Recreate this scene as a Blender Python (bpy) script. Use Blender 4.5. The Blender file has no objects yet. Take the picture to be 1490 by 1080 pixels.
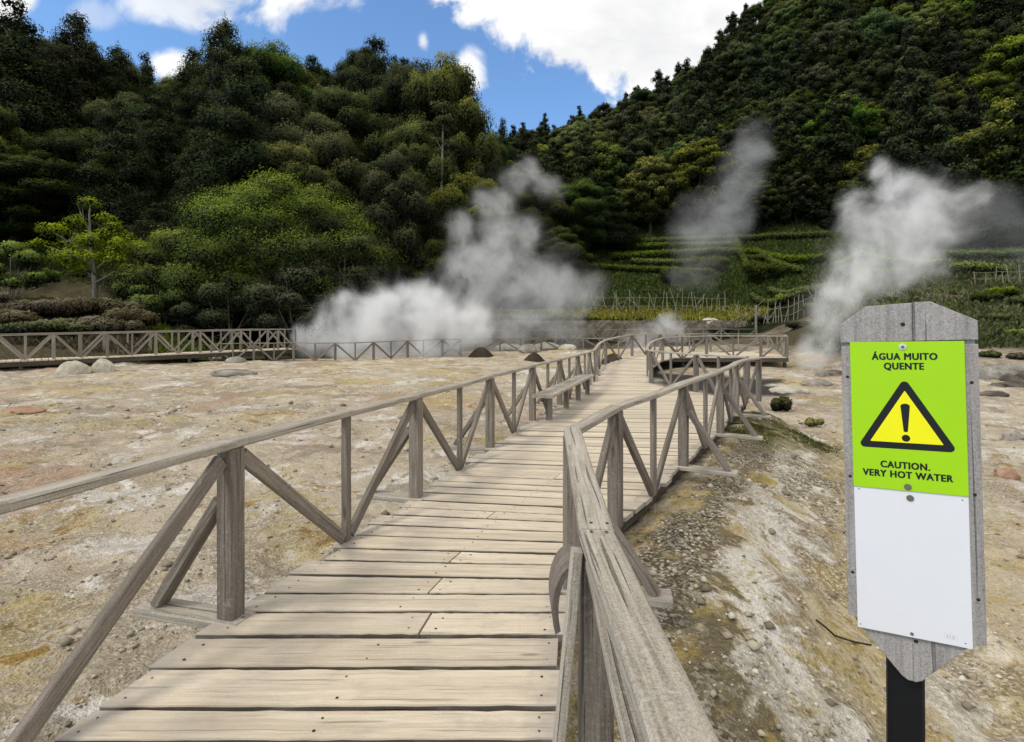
import bpy, math, random
import numpy as np
from mathutils import Vector, Matrix

R = math.radians
sc = bpy.context.scene
col = sc.collection
rng = np.random.default_rng(7)
random.seed(11)
EYE, F, CX, HY = 1.6, 800.0, 745.0, 480.0      # eye height, focal length and horizon used to survey the place


def at(px, py, d):
    """world point at depth d that was surveyed at px, py"""
    return Vector(((px - CX) / F * d, d, EYE + (HY - py) / F * d))


# ------------------------------------------------------------------ numpy noise
_lat = rng.random((512, 512))


def vnoise(x, y):
    x = np.asarray(x, float); y = np.asarray(y, float)
    xi = np.floor(x).astype(int); yi = np.floor(y).astype(int)
    fx = x - xi; fy = y - yi
    fx = fx * fx * (3 - 2 * fx); fy = fy * fy * (3 - 2 * fy)
    a = _lat[xi % 512, yi % 512]; b = _lat[(xi + 1) % 512, yi % 512]
    c = _lat[xi % 512, (yi + 1) % 512]; d = _lat[(xi + 1) % 512, (yi + 1) % 512]
    return (a * (1 - fx) + b * fx) * (1 - fy) + (c * (1 - fx) + d * fx) * fy


def fbm(x, y, s, o=4):
    t = 0; amp = .5; x = np.asarray(x, float) * s + 37.3; y = np.asarray(y, float) * s + 91.7
    for k in range(o):
        t = t + amp * (vnoise(x, y) - .5)
        x = x * 2.03 + 11.1; y = y * 2.03 + 5.7; amp *= .5
    return t


def sst(a, b, t):
    t = np.clip((np.asarray(t, float) - a) / (b - a), 0, 1)
    return t * t * (3 - 2 * t)


# ------------------------------------------------------------------ terrain
def XL(y): return np.interp(y, [0.0, 1.97, 3.07, 7.5, 9.7, 13.5, 18, 20, 22.2, 25.4, 28, 31],
                            [-2.35, -1.86, -1.57, -.28, .38, 1.58, 2.8, 3.25, 3.85, 5.6, 7.5, 10.5])


def XR(y): return np.interp(y, [0.0, 2.1, 3.4, 4.45, 5.3, 6.46, 8.48, 9.9, 11.5, 12.4, 13.3, 15.2, 16.6, 20, 23, 27, 31],
                            [.10, .17, .31, .80, 1.33, 1.98, 3.15, 3.9, 4.8, 5.35, 5.0, 4.35, 4.15, 5.0, 6.2, 9.3, 13.0])


def deck_z(y): return np.interp(y, [0, 18, 25, 60], [0, 0, .4, .4])


SKY_PX = [-400, 0, 40, 80, 120, 165, 215, 250, 290, 330, 370, 400, 440, 490, 540, 600, 655, 675, 700, 725, 748, 765, 830, 880, 930, 1000, 1045, 1090, 1300, 1700]
SKY_Y = [30, 20, 15, 35, 30, 72, 85, 104, 78, 35, 55, 48, 42, 38, 60, 68, 66, 90, 185, 178, 194, 178, 168, 152, 118, 82, 35, 0, -130, -200]


def skyline(px): return np.interp(px, SKY_PX, SKY_Y)


_D = np.array(list(np.arange(0, 60, .5)) + list(np.arange(60, 420, 4.0)))


def _prof(pts): return np.interp(_D, [p[0] for p in pts], [p[1] for p in pts])


def _ridge(pts, dr, zr): return _prof(pts + [(dr, zr), (dr + 60, zr * .9), (420, zr * .5)])


_PPX = np.array([-600, 0, 180, 300, 600, 690, 750, 850, 1000, 1100, 1250, 1500, 2200])
_PP = np.array([
    _ridge([(0, -9), (22, .2), (29, 2.6), (36, 3.0)], 95, 41),
    _ridge([(0, -9), (22, .1), (28, 2.7), (36, 3.0)], 95, 41),
    _ridge([(0, -9), (23, .1), (29, 2.6), (36, 2.6)], 95, 37),
    _ridge([(0, -9), (27, .1), (31, .7), (36, 1.5), (45, 5)], 95, 37),
    _ridge([(0, -9), (34, .15), (40, .6), (50, 3.2)], 95, 34),
    _ridge([(0, -9), (34, .2), (44.0, .6), (44.6, 2.3), (50, 3.2), (80, 13)], 150, 42),
    _ridge([(0, -9), (34, .2), (44.0, .6), (44.6, 2.4), (50, 3.3), (80, 15)], 165, 49),
    _ridge([(0, -9), (34, .3), (44.0, .6), (44.6, 2.5), (48, 3.1), (58, 7.4), (70, 13)], 165, 54),
    _ridge([(0, -9), (32, .4), (44.0, .65), (44.6, 2.4), (48, 3.2), (58, 7.6), (70, 13.4)], 165, 69),
    _ridge([(0, -9), (28, .35), (38, .8), (44, 2.0), (48, 3.3), (58, 7.8), (70, 13.8)], 165, 87),
    _ridge([(0, -9), (22, -.15), (26, .7), (34, 3.0), (45, 7.2), (58, 11), (70, 15.5)], 165, 120),
    _ridge([(0, -9), (20, -.2), (24, .6), (34, 3.4), (45, 7.6), (58, 11.6), (70, 16.5)], 165, 135),
    _ridge([(0, -9), (20, -.2), (24, .6), (34, 3.4), (45, 7.6), (58, 11.6), (70, 16.5)], 165, 135),
])


def hills_z(x, y):
    yy = np.maximum(y, 1.0)
    px = np.clip(CX + F * x / yy, -599, 2199)
    i = np.clip(np.searchsorted(_PPX, px) - 1, 0, len(_PPX) - 2)
    t = (px - _PPX[i]) / (_PPX[i + 1] - _PPX[i])
    d = np.clip(yy, 0, 415)
    j = np.clip(np.searchsorted(_D, d, side='right') - 1, 0, len(_D) - 2)
    s = (d - _D[j]) / (_D[j + 1] - _D[j])
    a = _PP[i, j] * (1 - s) + _PP[i, j + 1] * s
    b = _PP[i + 1, j] * (1 - s) + _PP[i + 1, j + 1] * s
    return a * (1 - t) + b * t


def H(x, y):
    x = np.asarray(x, float); y = np.asarray(y, float)
    zl = np.interp(y, [0, 5, 12, 22, 34], [-.5, -.48, -.3, .0, .1])
    zr = np.interp(y, [0, 6, 12, 24, 34], [-1.15, -1.0, -.8, -.1, .1])
    e = np.interp(y, [0, 3, 6, 12, 14, 20, 24], [-.30, -.22, -.17, -.2, -.45, -.3, -.1])
    L = np.interp(y, [0, 2, 5, 8, 10.5, 13, 15], [1.9, 2.3, 2.6, 2.5, 1.9, 1.0, .7])
    xl = XL(y); xr = XR(y); t = x - xr
    wob = fbm(x, y, .55, 3) * .9
    right = zr + (e - zr) * (1 - sst(.15, 1.25, t / L + wob * .5))
    lo = np.minimum(e, zl)
    under = zl + (lo - zl) * sst(0, 1, (x - xl) / np.maximum(xr - xl, .3))
    under = np.where(e > zl, zl + (e - zl) * sst(.5, 1, (x - xl) / np.maximum(xr - xl, .3)), under)
    z = np.where(x > xr, right, np.where(x < xl, zl, under))
    rough = sst(0, .5, np.maximum(xl - x, x - xr))
    z = z + rough * (fbm(x, y, .25, 3) * .22 + fbm(x, y, 1.3, 4) * .12 + np.abs(fbm(x, y, 2.2, 4)) * .16 + fbm(x, y, 4.2, 4) * .09 + np.maximum(fbm(x, y, 9, 3), -.05) * .05)
    z = z + fbm(x, y, 14, 2) * .008
    z = np.where((y > 25) & (x > 4) & (x < 14) & (y < 33), np.minimum(z, .2), z)
    zh = hills_z(x, y) + np.where(y > 26, sst(26, 40, y) * (fbm(x, y, .12, 4) * 1.0 + fbm(x, y, .8, 3) * .3) * (1 - .93 * sst(44, 46, y) * (1 - sst(76, 90, y)) * sst(800, 850, CX + F * x / np.maximum(y, 1))), 0)
    k = .15
    return np.maximum(z, zh)


def hz(x, y): return float(H(np.array([x]), np.array([y]))[0])


def hit(px, py, d0=3.0, d1=260.0):
    """where the line of sight surveyed at px, py first meets the ground"""
    d = np.concatenate([np.arange(d0, 60, .1), np.arange(60, d1, .5)])
    x = (px - CX) / F * d
    z = EYE + (HY - py) / F * d
    below = np.nonzero(z <= H(x, d))[0]
    dd = d[below[0]] if len(below) else d1
    return Vector(((px - CX) / F * dd, dd, hz((px - CX) / F * dd, dd)))


# ------------------------------------------------------------------ node helpers
class NT:
    def __init__(s, mat):
        s.t = mat.node_tree; s.t.nodes.clear()

    def n(s, typ, ins=None, **kw):
        nd = s.t.nodes.new(typ)
        for k, v in kw.items(): setattr(nd, k, v)
        for k, v in (ins or {}).items():
            sock = nd.inputs[k]
            if isinstance(v, bpy.types.NodeSocket): s.t.links.new(v, sock)
            else: sock.default_value = v
        return nd

    def link(s, a, b): s.t.links.new(a, b)

    def math(s, op, a, b=None, c=None, clamp=False):
        nd = s.t.nodes.new('ShaderNodeMath'); nd.operation = op; nd.use_clamp = clamp
        for i, v in enumerate((a, b, c)):
            if v is None: continue
            if isinstance(v, bpy.types.NodeSocket): s.t.links.new(v, nd.inputs[i])
            else: nd.inputs[i].default_value = v
        return nd.outputs[0]

    def mix(s, fac, a, b, mode='MIX'):
        nd = s.t.nodes.new('ShaderNodeMix'); nd.data_type = 'RGBA'; nd.blend_type = mode
        for i, v in ((0, fac), (6, a), (7, b)):
            if isinstance(v, bpy.types.NodeSocket): s.t.links.new(v, nd.inputs[i])
            else: nd.inputs[i].default_value = (*v, 1) if isinstance(v, tuple) and len(v) == 3 else v
        return nd.outputs[2]

    def ramp(s, fac, stops, interp='LINEAR'):
        nd = s.t.nodes.new('ShaderNodeValToRGB'); cr = nd.color_ramp; cr.interpolation = interp
        while len(cr.elements) < len(stops): cr.elements.new(.5)
        for e, (p, c) in zip(cr.elements, stops):
            e.position = p; e.color = (*c, 1) if len(c) == 3 else c
        s.t.links.new(fac, nd.inputs[0])
        return nd.outputs[0]

    def band(s, fac, lo, hi):
        nd = s.t.nodes.new('ShaderNodeMapRange'); nd.interpolation_type = 'SMOOTHSTEP'
        s.t.links.new(fac, nd.inputs[0])
        nd.inputs[1].default_value = lo; nd.inputs[2].default_value = hi
        return nd.outputs[0]

    def noise(s, vec, scale, detail=4, rough=.55, dist=0.0):
        nd = s.n('ShaderNodeTexNoise', {'Scale': scale, 'Detail': detail, 'Roughness': rough, 'Distortion': dist})
        s.t.links.new(vec, nd.inputs['Vector'])
        return nd.outputs['Fac']

    def mapv(s, vec, scale=(1, 1, 1), loc=(0, 0, 0), rot=(0, 0, 0)):
        nd = s.n('ShaderNodeMapping', {'Scale': scale, 'Location': loc, 'Rotation': rot})
        s.t.links.new(vec, nd.inputs['Vector'])
        return nd.outputs[0]

    def out(s, shader, vol=None):
        o = s.t.nodes.new('ShaderNodeOutputMaterial')
        if shader is not None: s.t.links.new(shader, o.inputs[0])
        if vol is not None: s.t.links.new(vol, o.inputs[1])


def newmat(name):
    m = bpy.data.materials.new(name); m.use_nodes = True
    return m, NT(m)


def wood(name, dark, mid, light, lichen=.3, stain=.4, bump=.5, vary=.45, crackk=.75, speck=.25, streak=1.0):
    m, N = newmat(name)
    uv = N.n('ShaderNodeUVMap', uv_map='grain').outputs[0]
    pos = N.n('ShaderNodeNewGeometry').outputs['Position']
    rnd = N.n('ShaderNodeAttribute', attribute_name='rnd').outputs['Fac']
    fine = N.noise(N.mapv(uv, (4.5, 120, 1)), 1.0, 4, .6, .3)
    grain = N.noise(N.mapv(uv, (1.3, 30, 1)), 1.0, 5, .6, 1.2)
    wide = N.noise(N.mapv(uv, (.55, 6, 1)), 1.0, 3, .5, .4)
    spk = N.noise(pos, 190, 3, .7)
    g = N.math('ADD', N.math('ADD', N.math('MULTIPLY', grain, .6 * streak), N.math('MULTIPLY', fine, .4 * streak)), .5 * (1 - streak))
    g = N.math('ADD', g, N.math('MULTIPLY', N.math('SUBTRACT', spk, .5), speck))
    c = N.ramp(g, [(.34, dark), (.48, mid), (.62, light)])
    c = N.mix(N.math('MULTIPLY', N.band(wide, .42, .75), stain), c, tuple(x * .55 for x in mid))
    # per board tone; deck plank sides carry painted gap shade
    tone = N.math('ADD', N.math('MULTIPLY', rnd, vary), 1 - vary / 2)
    c = N.mix(1.0, c, N.n('ShaderNodeCombineColor', {0: tone, 1: tone, 2: N.math('MULTIPLY', tone, .985)}).outputs[0], 'MULTIPLY')
    # cracks along the grain
    crack = N.noise(N.mapv(uv, (1.1, 60, 1), (3, 7, 0)), 1.0, 2, .5, .5)
    ck = N.band(crack, .63, .70)
    c = N.mix(N.math('MULTIPLY', ck, crackk), c, tuple(x * .22 for x in dark))
    # knots
    vor = N.n('ShaderNodeTexVoronoi', {'Scale': 1.0, 'Randomness': 1.0}); N.link(N.mapv(uv, (1.6, 6.5, 1)), vor.inputs['Vector'])
    kn = N.math('MULTIPLY', N.math('SUBTRACT', 1, N.band(vor.outputs['Distance'], .03, .13)), N.band(N.n('ShaderNodeSeparateColor', {0: vor.outputs['Color']}).outputs[0], .55, .6))
    c = N.mix(N.math('MULTIPLY', kn, .7), c, tuple(x * .45 for x in dark))
    # lichen and dirt blotches
    bl = N.noise(pos, 48, 6, .7)
    bl2 = N.noise(pos, 2.1, 3, .5)
    li = N.math('MULTIPLY', N.band(bl, .52, .68), N.band(bl2, .42, .6))
    c = N.mix(N.math('MULTIPLY', li, lichen), c, (.62, .60, .54))
    c = N.mix(N.math('MULTIPLY', N.band(N.noise(pos, 5.5, 4, .6), .55, .75), stain * .6), c, tuple(x * .5 for x in mid))
    wear = N.n('ShaderNodeAttribute', attribute_name='wear').outputs['Fac']
    wn = N.noise(pos, 7.0, 5, .65)
    c = N.mix(N.math('MULTIPLY', N.band(N.math('ADD', wear, N.math('MULTIPLY', N.math('SUBTRACT', wn, .5), 1.6)), .25, 1.1), .6), c, tuple(x * .55 for x in (mid[1] * 1.02, mid[1] * .93, mid[1] * .83)))
    grime = N.noise(N.mapv(pos, (1.0, 2.2, 1)), 3.2, 6, .7)
    c = N.mix(N.math('MULTIPLY', N.band(grime, .50, .70), stain), c, (mid[1] * .72, mid[1] * .66, mid[1] * .58))
    hgt = N.math('SUBTRACT', N.math('ADD', N.math('MULTIPLY', g, .8), N.math('MULTIPLY', bl, .3)), N.math('MULTIPLY', ck, .9))
    bp = N.n('ShaderNodeBump', {'Strength': bump, 'Distance': .009, 'Height': hgt})
    bs = N.n('ShaderNodeBsdfPrincipled', {'Base Color': c, 'Roughness': .85, 'Specular IOR Level': .15, 'Normal': bp.outputs[0]})
    N.out(bs.outputs[0])
    return m


M = {}
M['deck'] = wood('deck_wood', (.42, .34, .245), (.575, .485, .368), (.67, .59, .478), lichen=.08, stain=.42, bump=.6, vary=.24, crackk=.4, speck=.35, streak=.72)
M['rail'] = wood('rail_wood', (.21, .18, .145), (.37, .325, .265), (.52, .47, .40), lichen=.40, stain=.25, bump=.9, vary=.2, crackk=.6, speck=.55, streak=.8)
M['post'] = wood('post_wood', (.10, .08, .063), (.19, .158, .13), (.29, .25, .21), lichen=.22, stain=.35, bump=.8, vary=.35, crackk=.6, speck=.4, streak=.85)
M['fence'] = wood('fence_wood', (.13, .108, .085), (.23, .198, .16), (.34, .30, .25), lichen=.2, stain=.3, vary=.35)
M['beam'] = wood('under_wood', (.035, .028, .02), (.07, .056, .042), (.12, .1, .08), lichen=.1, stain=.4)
M['board'] = wood('sign_wood', (.20, .175, .165), (.34, .31, .30), (.47, .44, .425), lichen=.35, stain=.2, bump=.8, vary=.2, crackk=.5, speck=.5, streak=.6)


def flat(name, c, rough=.5, spec=.3, var=.06, metal=0.0, scale=30):
    m, N = newmat(name)
    pos = N.n('ShaderNodeTexCoord').outputs['Object']
    v = N.noise(pos, scale, 4, .6)
    w = N.noise(pos, scale * .12, 3, .6)
    f = N.math('ADD', N.math('MULTIPLY', N.math('ADD', v, w), var), 1 - var)
    cc = N.mix(1.0, c, N.n('ShaderNodeCombineColor', {0: f, 1: f, 2: f}).outputs[0], 'MULTIPLY')
    bp = N.n('ShaderNodeBump', {'Strength': .08, 'Distance': .002, 'Height': v})
    bs = N.n('ShaderNodeBsdfPrincipled', {'Base Color': cc, 'Roughness': N.math('ADD', N.math('MULTIPLY', w, .2), rough - .1), 'Specular IOR Level': spec, 'Metallic': metal, 'Normal': bp.outputs[0]})
    N.out(bs.outputs[0])
    return m


M['green_panel'] = flat('lime_panel', (.36, .66, .006), .45, .3)
M['white_panel'] = flat('white_panel', (.76, .755, .78), .5, .3, .05)
M['black_print'] = flat('black_print', (.012, .014, .014), .5, .25)
M['yellow_print'] = flat('yellow_print', (.90, .84, .005), .45, .3)
M['grey_print'] = flat('grey_print', (.5, .5, .53), .6, .1)
M['black_steel'] = flat('black_post', (.006, .006, .007), .6, .25, .3)
M['screw'] = flat('screw_steel', (.18, .16, .14), .55, .3, .3, .4, 300)
M['washer'] = flat('washer_plastic', (.62, .6, .57), .5, .3)
M['rust'] = flat('rusty_nail', (.05, .025, .018), .8, .1, .3)


def soil_mat():
    m, N = newmat('hot_spring_soil')
    pos = N.n('ShaderNodeNewGeometry').outputs['Position']
    band = N.n('ShaderNodeAttribute', attribute_name='band').outputs['Fac']      # distance outwards from the boardwalk
    grav = N.n('ShaderNodeAttribute', attribute_name='gravel').outputs['Fac']
    moss = N.n('ShaderNodeAttribute', attribute_name='moss').outputs['Fac']
    dark = N.n('ShaderNodeAttribute', attribute_name='mud').outputs['Fac']  # mud pools, plus shade painted on the ground under the deck
    veg = N.n('ShaderNodeAttribute', attribute_name='veg').outputs['Fac']
    right = N.n('ShaderNodeAttribute', attribute_name='bank').outputs['Fac']
    warp = N.n('ShaderNodeTexNoise', {'Scale': .8, 'Detail': 3}); N.link(pos, warp.inputs['Vector'])
    wv = N.n('ShaderNodeVectorMath', {0: warp.outputs['Color'], 1: (.5, .5, .5)}, operation='SUBTRACT').outputs[0]
    wv = N.n('ShaderNodeVectorMath', {0: wv, 'Scale': 1.6}, operation='SCALE').outputs[0]
    p = N.n('ShaderNodeVectorMath', {0: pos, 1: wv}, operation='ADD').outputs[0]
    n1 = N.noise(p, .55, 6, .62)
    n2 = N.noise(N.mapv(p, loc=(13, 4, 2)), 1.1, 6, .65)
    n3 = N.noise(N.mapv(p, loc=(3, 40, 9)), .42, 6, .6)
    n4 = N.noise(N.mapv(p, loc=(31, 14, 9)), 2.6, 5, .65)
    n5 = N.noise(N.mapv(p, loc=(71, 24, 5)), .75, 6, .65)
    fine = N.noise(pos, 34, 5, .7)
    fine2 = N.noise(pos, 130, 3, .7)
    # base tan, then small scattered patches of mineral colour
    n6 = N.noise(N.mapv(p, loc=(9, 51, 3)), 1.9, 6, .7)
    n7 = N.noise(N.mapv(p, loc=(29, 5, 7)), 4.2, 5, .7)
    c = N.ramp(N.math('ADD', N.math('MULTIPLY', n1, .6), N.math('MULTIPLY', n6, .4)), [(.30, (.36, .285, .195)), (.42, (.47, .39, .275)), (.52, (.55, .465, .345)), (.62, (.61, .53, .415)), (.74, (.48, .40, .30))])
    c = N.mix(N.math('MULTIPLY', N.band(N.math('ADD', N.math('MULTIPLY', n2, .68), N.math('MULTIPLY', n6, .32)), .525, .57), .85), c, (.72, .675, .60))      # pale mineral crust
    c = N.mix(N.math('MULTIPLY', N.band(N.math('ADD', N.math('MULTIPLY', n5, .72), N.math('MULTIPLY', n7, .28)), .525, .57), .72), c, (.27, .22, .16))     # grey brown mud
    c = N.mix(N.math('MULTIPLY', N.band(N.math('ADD', N.math('MULTIPLY', n3, .7), N.math('MULTIPLY', n7, .3)), .53, .575), .62), c, (.50, .39, .15))    # sulphur yellow
    c = N.mix(N.math('MULTIPLY', N.math('MULTIPLY', N.band(n6, .56, .60), N.band(n3, .47, .53)), .9), c, (.30, .18, .045))   # ochre lumps
    rst = N.noise(N.mapv(p, loc=(5, 77, 1)), .5, 5, .6)
    c = N.mix(N.math('MULTIPLY', N.band(rst, .57, .63), .5), c, (.44, .25, .16))            # rust red
    # bank right of the walk: bands that follow the slope
    bb = N.math('ADD', band, N.math('MULTIPLY', N.math('SUBTRACT', n4, .5), 2.2))
    bb = N.math('ADD', bb, N.math('MULTIPLY', N.math('SUBTRACT', n1, .5), 1.6))
    cb = N.ramp(N.math('MULTIPLY', bb, .25), [(.00, (.50, .42, .30)), (.05, (.47, .365, .165)), (.10, (.22, .175, .095)), (.205, (.17, .138, .078)), (.235, (.46, .38, .25)), (.265, (.68, .63, .54)), (.34, (.76, .72, .635)), (.41, (.30, .23, .13)), (.45, (.62, .53, .36)), (.54, (.50, .37, .13)), (.62, (.74, .69, .58)), (.78, (.58, .47, .29)), (1.0, (.58, .49, .355))])
    cb = N.mix(N.math('MULTIPLY', N.band(n6, .53, .60), .6), cb, (.46, .335, .09))
    c = N.mix(right, c, cb)
    # gravel speckle
    vor = N.n('ShaderNodeTexVoronoi', {'Scale': 46.0}); N.link(pos, vor.inputs['Vector'])
    sp = N.n('ShaderNodeSeparateColor', {0: vor.outputs['Color']}).outputs[0]
    spk = N.ramp(sp, [(.0, (.07, .055, .035)), (.4, (.19, .15, .095)), (.7, (.36, .30, .21)), (.95, (.64, .58, .48))])
    c = N.mix(N.math('MULTIPLY', grav, N.band(n4, .36, .56)), c, spk)
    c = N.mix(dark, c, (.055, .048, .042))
    c = N.mix(N.math('MULTIPLY', moss, N.band(n4, .40, .56)), c, (.085, .085, .018))
    # fine mottling
    mid_ = N.noise(pos, 9, 5, .7)
    ff = N.math('ADD', N.math('MULTIPLY', N.math('ADD', N.math('ADD', fine, N.math('MULTIPLY', mid_, .9)), N.math('MULTIPLY', fine2, .6)), 1.25), -.53)
    c = N.mix(.8, c, N.n('ShaderNodeCombineColor', {0: ff, 1: ff, 2: ff}).outputs[0], 'MULTIPLY')
    # scattered dark crumbs
    crumbs = N.math('MULTIPLY', N.band(mid_, .60, .68), N.band(n4, .42, .55))
    c = N.mix(N.math('MULTIPLY', crumbs, .7), c, (.13, .10, .06))
    vg = N.ramp(mid_, [(.3, (.03, .026, .012)), (.5, (.075, .062, .032)), (.7, (.13, .11, .06))])
    c = N.mix(veg, c, vg)
    h = N.math('ADD', N.math('ADD', N.math('MULTIPLY', fine, .5), N.math('MULTIPLY', fine2, .18)), N.math('ADD', N.math('ADD', N.math('MULTIPLY', n4, 1.6), N.math('MULTIPLY', mid_, 1.2)), N.math('MULTIPLY', vor.outputs['Distance'], .35)))
    bp = N.n('ShaderNodeBump', {'Strength': 1.0, 'Distance': .05, 'Height': h})
    bs = N.n('ShaderNodeBsdfPrincipled', {'Base Color': c, 'Roughness': .92, 'Specular IOR Level': .12, 'Normal': bp.outputs[0]})
    N.out(bs.outputs[0])
    return m


def hill_mat():
    m, N = newmat('hill_undergrowth')
    pos = N.n('ShaderNodeNewGeometry').outputs['Position']
    n = N.noise(pos, .6, 6, .65)
    n2 = N.noise(pos, .09, 4, .6)
    grass = N.n('ShaderNodeAttribute', attribute_name='grass').outputs['Fac']
    dry = N.n('ShaderNodeAttribute', attribute_name='dry').outputs['Fac']
    soil = N.n('ShaderNodeAttribute', attribute_name='soil').outputs['Fac']
    c = N.ramp(n, [(.3, (.006, .009, .003)), (.5, (.014, .02, .006)), (.7, (.03, .04, .01))])
    g = N.ramp(n, [(.3, (.012, .016, .005)), (.5, (.026, .034, .009)), (.7, (.055, .062, .016))])
    d = N.ramp(n, [(.3, (.05, .04, .022)), (.5, (.10, .08, .045)), (.7, (.15, .13, .075))])
    s = N.ramp(n, [(.3, (.08, .065, .045)), (.5, (.17, .14, .095)), (.7, (.36, .31, .23))])
    c = N.mix(grass, c, g); c = N.mix(dry, c, d); c = N.mix(soil, c, s)
    h = N.noise(pos, 6, 4, .7)
    bp = N.n('ShaderNodeBump', {'Strength': 1.0, 'Distance': .25, 'Height': N.math('ADD', h, n)})
    bs = N.n('ShaderNodeBsdfPrincipled', {'Base Color': c, 'Roughness': .95, 'Specular IOR Level': .05, 'Normal': bp.outputs[0]})
    N.out(bs.outputs[0])
    return m


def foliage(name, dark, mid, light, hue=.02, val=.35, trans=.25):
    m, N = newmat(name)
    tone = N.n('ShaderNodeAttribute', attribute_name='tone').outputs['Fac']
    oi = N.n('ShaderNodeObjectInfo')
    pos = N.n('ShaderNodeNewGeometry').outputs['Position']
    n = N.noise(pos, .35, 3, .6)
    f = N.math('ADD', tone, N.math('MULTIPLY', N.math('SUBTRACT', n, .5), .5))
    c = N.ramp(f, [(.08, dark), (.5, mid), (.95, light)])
    r = oi.outputs['Random']
    c = N.n('ShaderNodeHueSaturation', {'Hue': N.math('ADD', .5 - hue, N.math('MULTIPLY', r, hue * 2)), 'Saturation': N.math('ADD', .82, N.math('MULTIPLY', N.math('FRACT', N.math('MULTIPLY', r, 7.3)), .3)),
                                           'Value': N.math('ADD', 1 - val, N.math('MULTIPLY', N.math('FRACT', N.math('MULTIPLY', r, 13.7)), val * 2)), 'Color': c}).outputs[0]
    d = N.n('ShaderNodeBsdfPrincipled', {'Base Color': c, 'Roughness': .6, 'Specular IOR Level': .12})
    t = N.n('ShaderNodeBsdfTranslucent', {'Color': c})
    mx = N.n('ShaderNodeMixShader', {0: trans}); N.link(d.outputs[0], mx.inputs[1]); N.link(t.outputs[0], mx.inputs[2])
    N.out(mx.outputs[0])
    return m


M['soil'] = soil_mat()
M['hill'] = hill_mat()
M['conifer'] = foliage('conifer_needles', (.006, .010, .003), (.030, .046, .010), (.10, .125, .026))
M['broad'] = foliage('broad_leaves', (.009, .014, .003), (.048, .068, .011), (.15, .175, .028), hue=.035, val=.45)
M['olive'] = foliage('olive_leaves', (.011, .014, .005), (.050, .058, .017), (.16, .155, .055), hue=.02)
M['bright'] = foliage('bright_leaves', (.012, .020, .003), (.092, .132, .012), (.29, .36, .03), hue=.012, val=.2)
M['hill_leaf'] = foliage('hillside_leaves', (.011, .018, .004), (.064, .090, .013), (.22, .25, .036), hue=.045, val=.5)
M['grey_leaf'] = foliage('grey_green_leaves', (.012, .016, .007), (.05, .06, .022), (.13, .14, .055), val=.2)
M['hedge'] = foliage('hedge_leaves', (.008, .014, .003), (.060, .092, .012), (.19, .26, .034), hue=.012, val=.25)
M['dry'] = foliage('dry_heath', (.03, .024, .013), (.095, .078, .042), (.19, .165, .09), hue=.02, val=.3)
M['grass'] = foliage('grass_blades', (.05, .05, .01), (.15, .14, .025), (.30, .28, .06), hue=.015, val=.25)


def bark(name, a, b):
    m, N = newmat(name)
    pos = N.n('ShaderNodeNewGeometry').outputs['Position']
    n = N.noise(N.mapv(pos, (6, 6, 1.2)), 1.5, 5, .65)
    c = N.ramp(n, [(.3, a), (.7, b)])
    bp = N.n('ShaderNodeBump', {'Strength': .7, 'Distance': .04, 'Height': n})
    N.out(N.n('ShaderNodeBsdfPrincipled', {'Base Color': c, 'Roughness': .9, 'Specular IOR Level': .1, 'Normal': bp.outputs[0]}).outputs[0])
    return m


M['bark'] = bark('dark_bark', (.02, .017, .012), (.08, .068, .05))
M['bark_pale'] = bark('pale_bark', (.10, .09, .07), (.26, .235, .19))
M['stick'] = bark('dry_stick', (.12, .105, .075), (.30, .265, .19))


def rock_mat(name, a, b, c2, moss=0.0):
    m, N = newmat(name)
    pos = N.n('ShaderNodeNewGeometry').outputs['Position']
    n = N.noise(pos, 2.2, 6, .65); f = N.noise(pos, 18, 5, .65)
    c = N.ramp(n, [(.3, a), (.52, b), (.72, c2)])
    c = N.mix(N.math('MULTIPLY', N.band(f, .55, .7), .6), c, tuple(x * .4 for x in a))
    if moss: c = N.mix(N.math('MULTIPLY', N.band(n, .45, .6), moss), c, (.10, .10, .025))
    bp = N.n('ShaderNodeBump', {'Strength': .8, 'Distance': .05, 'Height': N.math('ADD', n, N.math('MULTIPLY', f, .4))})
    N.out(N.n('ShaderNodeBsdfPrincipled', {'Base Color': c, 'Roughness': .92, 'Specular IOR Level': .12, 'Normal': bp.outputs[0]}).outputs[0])
    return m


M['rock_pale'] = rock_mat('pale_rock', (.30, .265, .20), (.46, .42, .33), (.58, .54, .45))
M['rock_grey'] = rock_mat('grey_rock', (.13, .115, .095), (.26, .235, .195), (.44, .40, .34))
M['rock_dark'] = rock_mat('dark_rock', (.05, .042, .032), (.11, .093, .072), (.22, .19, .15))
M['rock_rust'] = rock_mat('rust_rock', (.20, .12, .08), (.34, .20, .13), (.42, .30, .22))
M['earth'] = rock_mat('dark_earth', (.022, .016, .011), (.045, .033, .022), (.075, .057, .04))
M['wall'] = rock_mat('stone_wall', (.07, .055, .04), (.17, .14, .105), (.28, .24, .18), .15)


# ------------------------------------------------------------------ object helpers
def mesh_obj(name, me, mats, parent=None, loc=(0, 0, 0)):
    o = bpy.data.objects.new(name, me); col.objects.link(o)
    for mm in (mats if isinstance(mats, (list, tuple)) else [mats]):
        if mm is not None and len(me.materials) < (len(mats) if isinstance(mats, (list, tuple)) else 1): me.materials.append(mm)
    o.location = loc
    if parent is not None: o.parent = parent
    return o


def tag(o, label=None, cat=None, group=None, kind=None):
    if label: o['label'] = label
    if cat: o['category'] = cat
    if group: o['group'] = group
    if kind: o['kind'] = kind
    return o


def empty(name, loc, rotz=0):
    o = bpy.data.objects.new(name, None); col.objects.link(o)
    o.location = loc; o.rotation_euler = (0, 0, rotz); o.empty_display_size = .2
    return o


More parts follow.
